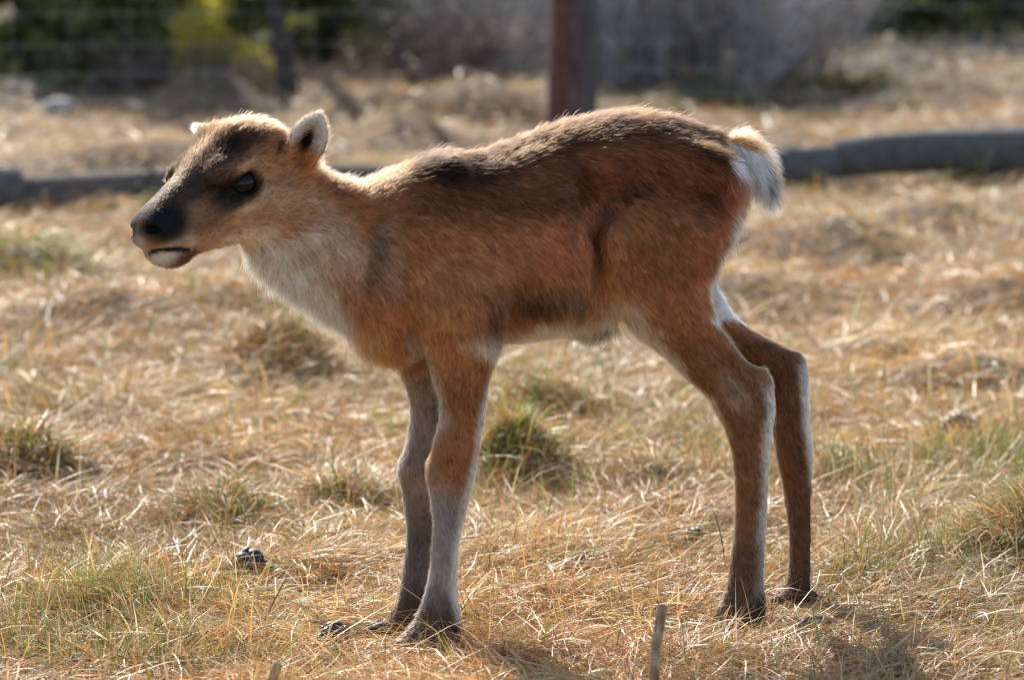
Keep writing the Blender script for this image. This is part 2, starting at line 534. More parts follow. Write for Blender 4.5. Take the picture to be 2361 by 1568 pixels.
# front legs: rows v, u_left, u_right, half depth, depth
tube_v([(540, 960, 1080, .010, -.070), (600, 920, 1120, .024, -.085), (680, 918, 1155, .033, -.096), (740, 945, 1168, .033, -.098), (789, 968, 1157, .031, -.097),
        (824, 982, 1144, .028, -.096), (873, 994, 1130, .0245, -.095), (923, 1008, 1123, .0225, -.094), (962, 1008, 1118, .0215, -.093),
        (1022, 994, 1110, .0225, -.092), (1071, 982, 1103, .0235, -.091), (1115, 982, 1096, .0225, -.091), (1170, 989, 1081, .019, -.091),
        (1219, 992, 1068, .0165, -.091), (1269, 989, 1061, .0165, -.091), (1328, 982, 1058, .017, -.091), (1382, 969, 1061, .0195, -.092),
        (1427, 951, 1065, .0225, -.094), (1462, 925, 1064, .0245, -.096), (1484, 903, 1062, .0235, -.098), (1500, 890, 1058, .019, -.099)], .014)
tube_v([(640, 880, 1060, .028, -.01), (740, 890, 1080, .030, -.004), (800, 900, 1070, .028, .000), (859, 918, 1050, .025, .002),
        (898, 932, 1045, .023, .003), (947, 941, 1045, .0215, .004), (1007, 935, 1040, .022, .004), (1066, 919, 1032, .023, .004),
        (1106, 918, 1028, .022, .004), (1160, 925, 1012, .019, .004), (1219, 932, 1006, .0165, .004), (1269, 930, 1000, .0165, .004),
        (1318, 923, 995, .017, .003), (1382, 910, 988, .019, .002), (1420, 891, 985, .022, .001), (1446, 865, 983, .0235, .000), (1465, 842, 980, .022, -.001), (1476, 832, 978, .018, -.002)], .014)
# hind legs
tube_v([(320, 1480, 1600, .010, .075), (350, 1440, 1650, .026, .065), (400, 1400, 1700, .040, .050), (470, 1385, 1718, .045, .042), (540, 1376, 1695, .045, .038), (600, 1376, 1664, .043, .036),
        (661, 1392, 1640, .040, .036), (714, 1420, 1649, .036, .038), (755, 1450, 1665, .031, .040), (788, 1486, 1689, .027, .042), (835, 1540, 1728, .0235, .044),
        (868, 1573, 1768, .022, .045), (907, 1615, 1781, .0215, .046), (943, 1638, 1788, .0215, .046), (995, 1667, 1783, .0215, .046),
        (1052, 1682, 1777, .0195, .046), (1104, 1687, 1774, .018, .046), (1182, 1688, 1770, .0165, .046), (1285, 1680, 1766, .017, .046),
        (1337, 1672, 1764, .019, .046), (1380, 1660, 1768, .022, .045), (1408, 1644, 1768, .0235, .044), (1430, 1632, 1766, .023, .043), (1450, 1626, 1762, .020, .042)], .016)
tube_v([(400, 1420, 1690, .035, .150), (500, 1400, 1700, .040, .155), (600, 1430, 1660, .038, .165), (661, 1470, 1652, .034, .172),
        (700, 1520, 1676, .029, .178), (731, 1560, 1700, .025, .181), (767, 1610, 1749, .022, .184), (798, 1655, 1808, .0205, .186), (822, 1690, 1845, .0205, .187),
        (850, 1715, 1859, .021, .188), (907, 1752, 1866, .0215, .188), (995, 1775, 1873, .020, .188), (1057, 1785, 1881, .0185, .188),
        (1104, 1796, 1885, .017, .188), (1182, 1808, 1894, .0165, .188), (1285, 1814, 1905, .017, .188), (1335, 1808, 1908, .019, .188),
        (1362, 1798, 1909, .022, .187), (1385, 1784, 1907, .023, .186), (1402, 1776, 1903, .020, .185)], .016)
# tendons, knee and hock bones on the near and far legs
for cu, cv, cy, hw_ in ((1040, 1255, -.091, .0165), (981, 1255, .004, .0165), (1745, 1190, .046, .0165), (1872, 1170, .188, .0165)):
    for sg in (-1, 1):
        ellipsoid(P(cu, cv, cy + sg * (hw_ + .0045)), AXU, (.0035, .0055, .050), .010, 'carve')
for cu, cv, cy in ((1770, 885, .046), (1845, 845, .188)):
    ellipsoid(P(cu - 16, cv + 6, cy), AXU, (.012, .012, .022), .02)
for cu, cv, cy in ((1010, 1085, -.091), (945, 1080, .004)):
    ellipsoid(P(cu, cv, cy), AXU, (.014, .0235, .017), .010)
for cu, cv, cy, sg in ((1683, 838, .046, -1), (1765, 800, .187, 1)):
    ellipsoid(P(cu, cv, cy + sg * .026), (np.array([.72, 0, -.69]), EY, np.array([.69, 0, .72])), (.038, .011, .007), .014, 'carve')
# hip bones, stifle, buttock, sheath
for sgn in (-1, 1):
    yc = .065
    ellipsoid(P(1415, 385, yc + sgn * .066), (np.array([.9, 0, .4]), EY, np.array([-.4, 0, .9])), (.032, .017, .020), .020)
    ellipsoid(P(1600, 400, .09 + sgn * .052), AXU, (.05, .02, .035), .03)
    ellipsoid(P(1450, 640, .07 + sgn * .055), (np.array([.7, 0, .7]), EY, np.array([-.7, 0, .7])), (.03, .022, .045), .03)
    ellipsoid(P(1215, 560, .012 + sgn * .030), AXU, (.12, .056, .09), .03)
ellipsoid(P(1365, 758, .045), AXU, (.032, .016, .010), .02)
# hollow in front of the thigh and behind the elbow
ellipsoid(P(1362, 540, -.028), (np.array([.99, .1, .1]), np.array([-.1, .99, 0]), EZ), (.012, .017, .080), .035, 'carve')
ellipsoid(P(1420, 452, -.012), (np.array([.9, 0, .43]), EY, np.array([-.43, 0, .9])), (.040, .022, .014), .04, 'carve')
ellipsoid(P(1620, 455, .012), (np.array([.96, 0, -.28]), EY, np.array([.28, 0, .96])), (.040, .016, .012), .04, 'carve')
# spine knuckles
for uu in range(1010, 1640, 52):
    vt = np.interp(uu, [1000, 1110, 1200, 1290, 1380, 1460, 1540, 1640], [380, 366, 332, 301, 283, 275, 282, 312])
    ellipsoid(P(uu, vt + 9, float(body_y(uu))), AXU, (.014, .012, .007), .02)
# tail
tube_v([(318, 1672, 1730, .016, .11), (350, 1690, 1762, .018, .112), (395, 1715, 1780, .017, .114), (435, 1740, 1787, .014, .115), (462, 1762, 1787, .009, .115), (474, 1774, 1784, .004, .115)], .016, ins=4)

# ---- head: own frame (f forward, h up, s towards the near side)
PSI, PHI, RHO = math.radians(41), math.radians(21), math.radians(8)
hf = np.array([-math.cos(PHI) * math.cos(PSI), -math.cos(PHI) * math.sin(PSI), -math.sin(PHI)])
hu = np.array([-math.sin(PHI) * math.cos(PSI), -math.sin(PHI) * math.sin(PSI), math.cos(PHI)])
hs = np.array([math.sin(PSI), -math.cos(PSI), 0.0])
hs, hu = hs * math.cos(RHO) + hu * math.sin(RHO), hu * math.cos(RHO) - hs * math.sin(RHO)
HO = P(520, 421, -.105)
HEAD = (hf, hu, hs)
def H(f, h, s): return HO + (hf * f + hu * h + hs * s) / 1000.0
def head_tube(rows, k=.012, p=2.2, mode='add'):
    tube([(f / 1000, a / 1000, b / 1000, 0, w / 1000) for f, a, b, w in rows], HO, hf, hu, hs, k, p, mode)
# skull and muzzle, then the narrower lower jaw
head_tube([(-92, 16, -22, 22), (-80, 38, -40, 38), (-58, 54, -50, 48), (-25, 58, -52, 51), (0, 56, -50, 49), (25, 49, -47, 43), (50, 38, -44, 35),
           (75, 31, -41, 31), (95, 26, -38, 29), (112, 22, -33, 28), (124, 16.5, -28, 26), (133.5, 8, -23, 21.5), (139.5, -3, -17, 12)], .010, 2.3)
head_tube([(-62, -5, -52, 30), (-35, -10, -68, 33), (0, -15, -72, 31), (30, -15, -67, 27), (60, -15, -60, 22), (90, -20, -55, 20), (128, -22, -45, 13)], .016, 2.2)
head_tube([(82, -30, -56, 18), (100, -26, -59, 21), (113, -22, -57, 20), (121, -20, -52, 17), (130, -20, -46, 12), (137, -20, -38, 7)], .004, 2.2)
for sgn in (-1, 1):
    ellipsoid(H(20, 25, sgn * 39), HEAD, (.030, .017, .014), .020)                      # brow ridge
    ellipsoid(H(-2, -22, sgn * 40), HEAD, (.030, .012, .010), .014)                     # cheek bone
    ellipsoid(H(-38, -30, sgn * 34), HEAD, (.034, .032, .014), .018)                    # jaw muscle
    ellipsoid(H(-20, 50, sgn * 22), HEAD, (.018, .013, .015), .02)                      # antler bud
    ellipsoid(H(27, -6, sgn * 46), HEAD, (.015, .010, .008), .012, 'carve')             # tear duct hollow
    ellipsoid(H(1, -2, sgn * 49), HEAD, (.0175, .0150, .013), .005, 'carve')            # eye socket
    ellipsoid(H(-1, 15, sgn * 44), HEAD, (.018, .005, .008), .006)                      # upper lid
    ellipsoid(H(117, -5, sgn * 19.5), HEAD, (.018, .016, .009), .014)                     # nostril wing
    ellipsoid(H(130, -1, sgn * 20), (hf + hu * .5, hu - hf * .5, hs), (.012, .0050, .008), .003, 'carve')   # nostril
    ellipsoid(H(100, -27, sgn * 20), HEAD, (.022, .009, .008), .012)                    # upper lip
    # ear: a cup, open to the side and forwards
    base, tip = (H(-70, -13, 49), H(-90, 44, 106)) if sgn == 1 else (H(-66, 6, -49), H(-62, 56, -104))
    D = tip - base; LE = np.linalg.norm(D); D /= LE
    N = hf * .66 + hs * sgn * .70 - hu * .05; N -= D * (N @ D); N /= np.linalg.norm(N)
    W = np.cross(D, N)
    cen = base + D * LE * .56
    prof = lambda g, w0, t0: [(LE * a_ * g, w_ * w0, -w_ * w0, c_ * .001, max(.0015, t_ * t0)) for a_, w_, c_, t_ in ((0, .55, 0, .8), (.14, .80, 0, .95), (.32, .98, .3, 1), (.52, 1.0, .8, 1), (.70, .86, 1.6, .85), (.84, .62, 2.6, .62), (.95, .34, 3.6, .4), (1.02, .10, 4.2, .2))]
    tube(prof(1, .0218, .0125), base, D, W, N, .006)
    ellipsoid(base, (D, W, N), (.020, .016, .014), .014)
    tube(prof(.96, .0178, .0145), base + N * .0125 + D * .004, D, W, N, .003, 2.0, 'carve')
    if sgn == 1: EAR_N = (cen, D, W, N, LE)
    else: EAR_F = (cen, D, W, N, LE)
# groove of the mouth along both lips
LIP = [(122, -33, 21), (114, -36, 24), (105, -39, 26), (96, -42, 26)]
for sgn in (-1, 1):
    for (f0, h0, s0), (f1, h1, s1) in zip(LIP[:-1], LIP[1:]):
        for t in (0, .5):
            ellipsoid(H(lerp(f0, f1, t), lerp(h0, h1, t), sgn * lerp(s0, s1, t)), HEAD, (.006, .0022, .0034), .002, 'carve')

# ---- surface nets
def surface_nets(F):
    s = F < 0
    c = np.zeros((NX-1, NY-1, NZ-1), dtype=np.uint8)
    for a in (0, 1):
        for b in (0, 1):
            for d in (0, 1):
                c += s[a:NX-1+a, b:NY-1+b, d:NZ-1+d]
    act = (c > 0) & (c < 8)
    idx = np.full(act.shape, -1, dtype=np.int64)
    ii, jj, kk = np.nonzero(act)
    idx[ii, jj, kk] = np.arange(len(ii))
    acc = np.zeros((len(ii), 3)); cnt = np.zeros(len(ii))
    corners = [(a, b, d) for a in (0, 1) for b in (0, 1) for d in (0, 1)]
    for p in corners:
        for ax in range(3):
            if p[ax] == 1: continue
            q = list(p); q[ax] = 1
            v0 = F[ii + p[0], jj + p[1], kk + p[2]]; v1 = F[ii + q[0], jj + q[1], kk + q[2]]
            m = (v0 < 0) != (v1 < 0)
            t = np.where(m, v0 / np.where(m, v0 - v1, 1), 0)
            pos = np.array(p, float)[None] + np.zeros((len(ii), 3)); pos[:, ax] += t
            acc += pos * m[:, None]; cnt += m
    V = acc / cnt[:, None] + np.stack([ii, jj, kk], 1)
    V = V * VOX + np.array([GX0, GY0, GZ0])
    Q = []
    for ax in range(3):
        sl0 = [slice(1, -1)] * 3; sl1 = [slice(1, -1)] * 3
        sl0[ax] = slice(0, -1); sl1[ax] = slice(1, None)
        a, b = s[tuple(sl0)], s[tuple(sl1)]
        e = np.argwhere(a != b)
        off = np.ones(3, int); off[ax] = 0
        e = e + off
        o1, o2 = [(1, 2), (2, 0), (0, 1)][ax]
        u1 = np.zeros(3, int); u1[o1] = 1
        u2 = np.zeros(3, int); u2[o2] = 1
        g = lambda c_: idx[c_[:, 0], c_[:, 1], c_[:, 2]]
        q = np.stack([g(e - u1 - u2), g(e - u2), g(e), g(e - u1)], 1)
        ins = s[e[:, 0], e[:, 1], e[:, 2]]
        q[~ins] = q[~ins][:, ::-1]
        Q.append(q)
    Q = np.concatenate(Q)
    return V, Q[(Q >= 0).all(1)]

BV, BQ = surface_nets(FIELD)
def smooth_mesh(V, Q, it, lam):
    e = np.concatenate([Q[:, [0, 1]], Q[:, [1, 2]], Q[:, [2, 3]], Q[:, [3, 0]]])
    n = np.bincount(e[:, 0], minlength=len(V)) + np.bincount(e[:, 1], minlength=len(V))
    for _ in range(it):
        m = np.stack([(np.bincount(e[:, 0], V[e[:, 1], k], len(V)) + np.bincount(e[:, 1], V[e[:, 0], k], len(V))) / np.maximum(n, 1) for k in range(3)], 1)
        V = V + lam * (m - V)
    return V
BV = smooth_mesh(BV, BQ, 2, .5)
# keep the largest piece only
lab = np.arange(len(BV))
for _ in range(400):
    m = lab[BQ].min(1)
    new = lab.copy()
    for k in range(4): np.minimum.at(new, BQ[:, k], m)
    new = new[new]
    if (new == lab).all(): break
    lab = new
keep = lab == np.bincount(lab).argmax()
remap = np.cumsum(keep) - 1
BQ = remap[BQ[keep[BQ[:, 0]]]]; BV = BV[keep]
def vnormals(V, Q):
    fn = np.cross(V[Q[:, 2]] - V[Q[:, 0]], V[Q[:, 3]] - V[Q[:, 1]])
    N = np.zeros_like(V)
    for k in range(4):
        for a in range(3): N[:, a] += np.bincount(Q[:, k], fn[:, a], len(V))
    return N / (np.linalg.norm(N, axis=1, keepdims=True) + 1e-12), np.linalg.norm(fn, axis=1) / 2
BN, BA = vnormals(BV, BQ)
# ---- coat colours: markings fixed to the skin, plus shade painted into the hip hollows, same on both sides
def coat_uv(p):
    """side-view coordinates on the calf (the far side mirrors the near one)"""
    yb = body_y(1180 + p[:, 0] * 1927)
    near = p[:, 1] < yb
    far_hind = (~near)
    yref = np.where(near, p[:, 1], p[:, 1])
    return UV(p[:, 0], yref, p[:, 2]) + (near,)

def blob(c, u, v, cu, cv, ru, rv, rot, colr, a=1.0, soft=.6):
    r = math.radians(rot)
    du, dv = u - cu, v - cv
    x = (du * math.cos(r) + dv * math.sin(r)) / ru
    y = (-du * math.sin(r) + dv * math.cos(r)) / rv
    d = np.sqrt(x * x + y * y)
    w = (a * (1 - sstep(1 - soft, 1 + soft * .5, d)))[:, None]
    return c * (1 - w) + np.array(colr) * w

TAN, ORANGE, CREAM = (.39, .19, .082), (.44, .19, .066), (.66, .55, .42)
BROWN, DARK, BLACK = (.185, .092, .046), (.075, .042, .026), (.022, .017, .014)
GREY, LGREY, WHITE = (.27, .225, .19), (.42, .37, .32), (.78, .74, .68)

def paint(p, nrm):
    u, v, near = coat_uv(p)
    nz = noise3(p, 45.0) * .6 + noise3(p, 110.0) * .4
    ju = noise3(p + 3.1, 30.0) * 14 + noise3(p, 90.) * 6
    jv = noise3(p + 7.7, 30.0) * 14 + noise3(p + 1.3, 90.) * 6
    u, v = u + ju, v + jv
    c = np.tile(np.array(TAN), (len(p), 1)).astype(float)
    B = lambda *a, **k: blob(c, u, v, *a, **k)
    # trunk
    c = B(1230, 425, 430, 112, -6, (.155, .074, .037), .9)
    c = B(1570, 400, 200, 130, 20, (.215, .088, .034), .9)
    c = B(1130, 620, 150, 80, 10, (.40, .19, .085), .7)
    c = B(1300, 560, 110, 70, -10, (.42, .18, .068), .8)
    c = B(1385, 470, 36, 120, 0, (.30, .125, .05), .7)
    c = B(1540, 580, 150, 120, 30, (.30, .145, .070), .8)
    top = np.interp(u, [700, 800, 870, 940, 1060, 1120, 1180, 1240, 1360, 1480, 1580, 1690, 1760], [380, 405, 395, 365, 362, 352, 325, 303, 278, 266, 286, 302, 320])
    band = (1 - sstep(15, 80, v - top)) * sstep(905, 980, u) * (1 - sstep(1650, 1690, u)) * (.5 + .35 * nz + .35)
    band = np.clip(band * 1.15, 0, .95)[:, None]
    c = c * (1 - band) + np.array((.032, .020, .015)) * band
    c = B(1010, 390, 125, 42, 3, (.022, .016, .012), .82, soft=.8)
    c = B(1150, 395, 120, 30, -14, (.07, .042, .027), .6)
    c = B(1640, 345, 60, 28, 25, (.04, .02, .012), .8)
    c = B(1440, 440, 75, 24, -18, (.06, .034, .022), .55, soft=.9)  # shade in the hollow under the hip bone, painted dark
    c = B(1390, 500, 16, 80, 0, (.07, .038, .024), .4, soft=.9)  # painted shade along the fold in front of the thigh
    c = B(1620, 450, 60, 22, 12, (.07, .035, .02), .5, soft=.9)  # painted shade in the carved rump hollow
    rt = np.interp(v, [380, 440, 481, 556, 612, 661, 714], [1730, 1722, 1715, 1687, 1661, 1634, 1649])
    hind = (v > 420) & (v < 740) & (u > 1550)
    w = ((1 - sstep(20, 75, rt - u)) * hind * .85)[:, None]; c = c * (1 - w) + np.array((.47, .20, .065)) * w
    w = (sstep(-15, -1, u - ju * .7 - rt) * hind * sstep(430, 500, v))[:, None]; c = c * (1 - w) + np.array(WHITE) * w
    # neck, throat and chest
    c = B(740, 575, 140, 100, 35, (.60, .44, .31), .85)
    c = B(690, 520, 60, 90, 25, (.64, .51, .39), .75)
    c = B(810, 425, 95, 60, 8, (.29, .13, .05), .88)
    c = B(870, 480, 50, 70, 10, (.32, .145, .06), .7)
    c = B(690, 680, 230, 66, 42, (.86, .76, .63), .97)
    c = B(860, 790, 70, 60, 45, (.50, .25, .10), .7)
    c = B(620, 600, 60, 60, 45, (.80, .69, .55), .8)
    c = B(862, 590, 26, 95, 12, (.05, .042, .038), .66, soft=.9)
    c = B(890, 560, 40, 80, 10, (.25, .19, .15), .4)
    c = B(900, 640, 40, 60, 10, (.3, .24, .2), .45)
    c = B(1000, 690, 90, 80, 40, (.43, .23, .115), .6)
    # belly
    c = B(1310, 790, 230, 50, -2, (.74, .66, .54), 1., soft=.35)
    c = B(1430, 735, 60, 60, 0, (.68, .58, .45), .8)
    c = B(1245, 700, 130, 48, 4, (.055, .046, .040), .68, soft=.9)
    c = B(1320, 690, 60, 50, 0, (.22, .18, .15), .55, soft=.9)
    c = B(1385, 768, 30, 14, -30, (.10, .07, .05), .7)
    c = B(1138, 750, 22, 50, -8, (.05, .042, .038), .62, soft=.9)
    # legs
    leg = (v > 800) & (u < 1170) & (u > 840)
    lf = sstep(800, 900, v) * leg
    far = (~near) & leg
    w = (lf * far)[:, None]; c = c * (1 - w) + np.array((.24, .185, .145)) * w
    w = (lf * near * .8)[:, None]; c = c * (1 - w) + np.array((.235, .112, .056)) * w
    w = (sstep(1090, 1170, v + (u - 1040) * -.6) * leg * near)[:, None]; c = c * (1 - w) + np.array((.25, .21, .185)) * w
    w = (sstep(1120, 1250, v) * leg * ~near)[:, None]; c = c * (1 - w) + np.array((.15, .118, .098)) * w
    w = (sstep(1330, 1420, v) * leg * .9)[:, None]; c = c * (1 - w) + np.array((.125, .078, .055)) * w
    # the rear edge of the forearm and the front of its top are pale
    rear = np.interp(v, [760, 789, 848, 923, 1022, 1120, 1170, 1269, 1343, 1420], [1165, 1157, 1135, 1123, 1110, 1095, 1081, 1061, 1058, 1064])
    w = (sstep(-30, 2, u - ju * .6 - rear) * leg * near * sstep(820, 950, v) * (1 - sstep(1390, 1440, v)))[:, None]; c = c * (1 - w) + np.array(WHITE) * .85 * w
    front = np.interp(v, [760, 824, 873, 923, 962, 1022], [940, 982, 994, 1009, 1009, 994])
    w = ((1 - sstep(0, 42, u - front)) * near * sstep(740, 800, v) * (1 - sstep(960, 1030, v)) * (u < 1100) * (u > 930))[:, None] * .7; c = c * (1 - w) + np.array(LGREY) * w
    hl = (v > 720) & (u > 1440)
    hn = hl & near; hfm = hl & ~near
    w = (sstep(720, 830, v) * hn * .8)[:, None]; c = c * (1 - w) + np.array((.17, .09, .05)) * w
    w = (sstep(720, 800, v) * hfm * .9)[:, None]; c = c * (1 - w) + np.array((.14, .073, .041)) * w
    rear = np.interp(v, [700, 788, 835, 868, 892, 943, 995, 1078, 1182, 1285, 1373], [1640, 1689, 1728, 1770, 1778, 1788, 1783, 1775, 1770, 1766, 1762])
    w = (sstep(-34, 0, u - ju * .6 - rear) * hn * sstep(850, 930, v) * (1 - sstep(1360, 1420, v)))[:, None]; c = c * (1 - w) + np.array(WHITE) * .85 * w
    frontn = np.interp(v, [740, 804, 856, 907, 959, 1000, 1060], [1440, 1516, 1563, 1615, 1646, 1669, 1682])
    w = ((1 - sstep(2, 30, u - ju * .5 - frontn)) * hn * (1 - sstep(960, 1010, v)))[:, None] * .9; c = c * (1 - w) + np.array(CREAM) * w
    rearf = np.interp(v, [660, 731, 767, 798, 822, 850, 907, 995, 1078, 1182, 1285, 1347], [1640, 1698, 1749, 1811, 1847, 1859, 1866, 1873, 1883, 1894, 1905, 1907])
    w = (sstep(-30, 0, u - ju * .6 - rearf) * hfm * sstep(810, 880, v) * (1 - sstep(1330, 1370, v)))[:, None]; c = c * (1 - w) + np.array(WHITE) * .85 * w
    c = B(1690, 905, 60, 26, 40, (.36, .27, .20), .5)
    w = (sstep(1120, 1300, v) * hl * .6)[:, None]; c = c * (1 - w) + np.array((.12, .078, .056)) * w
    w = (sstep(1340, 1400, v) * hl * .8)[:, None]; c = c * (1 - w) + np.array((.13, .085, .06)) * w
    c = B(1765, 1415, 16, 40, 0, (.03, .025, .022), .8); c = B(1890, 1365, 16, 36, 0, (.03, .025, .022), .8)
    # tail: white below, orange along the top, black towards the tip
    tl = (u > 1668) & (v > 295) & (v < 495) & (u > 1668 + np.maximum(0, (v - 330)) * .42)
    w = tl[:, None] * 1.0; c = c * (1 - w) + np.array((.90, .88, .84)) * w
    outer = np.interp(v, [300, 330, 360, 400, 440, 480], [1700, 1738, 1765, 1783, 1788, 1786])
    w = (np.maximum(sstep(-13, -2, u - outer), 1 - sstep(322, 338, v - (u - 1690) * .35)) * tl * (1 - sstep(400, 440, v)))[:, None]; c = c * (1 - w) + np.array((.48, .24, .095)) * w
    ct = c
    ct = blob(ct, u, v, 1781, 425, 14, 50, -12, (.05, .045, .04), .9, soft=.6)
    c = np.where(tl[:, None], ct, c)
    # head, in its own frame (mm)
    q = p - HO
    f, h, s = q @ hf * 1000, q @ hu * 1000, np.abs(q @ hs * 1000)
    f = f + ju * .22; h = h + jv * .22
    hw = sstep(-78, -48, f) * (np.linalg.norm(q, axis=1) < .19) * np.maximum(sstep(-98, -74, h), f > 60)
    k = np.tile(np.array((.37, .215, .125)), (len(p), 1))
    def E(k, cf, ch, cs, rf, rh, rs, colr, a=1., soft=.6):
        d = np.sqrt(((f - cf) / rf) ** 2 + ((h - ch) / rh) ** 2 + ((s - cs) / rs) ** 2)
        w = (a * (1 - sstep(1 - soft, 1 + soft * .5, d)))[:, None]
        return k * (1 - w) + np.array(colr) * w
    k = E(k, -10, -32, 45, 42, 24, 40, (.46, .31, .20), .7)
    k = E(k, -45, 12, 40, 40, 30, 45, (.36, .185, .088), .8)
    k = E(k, -70, -10, 40, 30, 40, 45, (.38, .19, .085), .7)
    k = E(k, -10, 52, 30, 66, 34, 52, (.085, .043, .023), .95)
    k = E(k, -38, 66, 0, 44, 16, 28, (.21, .095, .038), .92)
    k = E(k, 28, 50, 0, 46, 18, 16, (.27, .15, .08), .7)
    k = E(k, 14, 42, 34, 42, 20, 22, (.028, .018, .013), .88)
    k = E(k, 60, 22, 25, 56, 26, 45, (.036, .025, .018), .92)
    k = E(k, 62, -14, 30, 50, 24, 30, (.17, .10, .062), .85)
    k = E(k, 62, 32, 0, 60, 14, 13, (.26, .17, .11), .6)
    k = E(k, 28, -2, 44, 30, 25, 24, (.012, .009, .007), .92)
    k = E(k, 2, -2, 46, 21, 17, 20, (.012, .009, .007), .95, soft=.45)
    k = E(k, -4, 19, 46, 17, 5, 14, (.55, .36, .22), .9, soft=.6)
    k = E(k, 16, -30, 40, 16, 9, 20, (.62, .50, .39), .8)
    k = E(k, 10, -70, 15, 70, 20, 30, (.66, .53, .38), .85)
    k = E(k, 111, -1, 20, 32, 28, 40, (.006, .0055, .005), 1., soft=.45)
    k = E(k, 112, 22, 0, 46, 16, 18, (.05, .038, .03), .8)
    k = E(k, 90, -36, 28, 13, 10, 16, (.52, .40, .31), .5)
    k = E(k, 118, -30, 16, 30, 6.5, 26, (.33, .25, .20), .55, soft=.5)
    k = E(k, 144, -14, 0, 11, 15, 15, (.42, .37, .33), .9, soft=.6)
    k = E(k, 120, -46, 8, 17, 12, 24, (.55, .50, .44), .9, soft=.7)
    k = E(k, 99, -57, 14, 25, 17, 26, (.13, .056, .028), .97, soft=.6)
    k = E(k, 130, -41, 0, 12, 11, 18, (.55, .50, .44), .9, soft=.7)
    # lips are bare and dark along the groove
    for (lf_, lh_, ls_) in ((133, -28.5, 9), (129, -29.5, 14), (124, -31, 19), (120, -33, 21), (114, -35.5, 24), (107, -38, 25), (100, -41, 26), (95, -43, 26)):
        k = E(k, lf_, lh_, ls_, 6.5, 3.2, 9, (.015, .012, .011), .97, soft=.4)
    k = E(k, 118, -34, 23, 7, 3.0, 7, (.012, .01, .01), 1., soft=.4)
    c = c * (1 - hw[:, None]) + k * hw[:, None]
    # ears
    for cen, D, W, N, LE in (EAR_N, EAR_F):
        r = p - cen
        a, b, n = r @ D, r @ W, r @ N
        inside = (np.abs(a) < LE * .66) & (np.abs(b) < .03) & (np.abs(n) < .028) & (a > -LE * .42)
        inner = nrm @ N > .12
        wi = (inner * sstep(-.30, -.02, a / LE))[:, None]
        ec = np.array((.62, .575, .52)) * wi + np.array((.40, .215, .105)) * (1 - wi)
        w = (inner * (1 - sstep(.35, 1.0, np.sqrt(((a + .009) / .027) ** 2 + ((b + .002) / .0125) ** 2 + 0 * n))))[:, None]
        ec = ec * (1 - w) + np.array((.015, .012, .01)) * w
        rim = (sstep(.018, .022, np.abs(b)) * (np.abs(nrm @ W) > .4) * (a < .012))[:, None] * .9
        ec = ec * (1 - rim) + np.array((.06, .04, .03)) * rim
        c = np.where(inside[:, None], ec, c)
    c = c * (1 + .24 * nz)[:, None]
    lum = (c @ np.array([.3, .5, .2]))[:, None]
    c = lum + (c - lum) * (1.10 - .08 * sstep(.3, .6, lum))
    sat_ = (c.max(1) - c.min(1)) / c.max(1)
    c[:, 1] *= 1 - .025 * sstep(.35, .65, sat_)
    c *= (1 + .28 * sstep(.12, .24, c[:, 0]) * (1 - .55 * sstep(.40, .62, c[:, 0])))[:, None]
    c[:, 2] = np.maximum(c[:, 2], c[:, 0] * .20)
    return np.clip(c, .005, .95)

COAT_G = 1.12
BC = paint(BV, BN) ** COAT_G

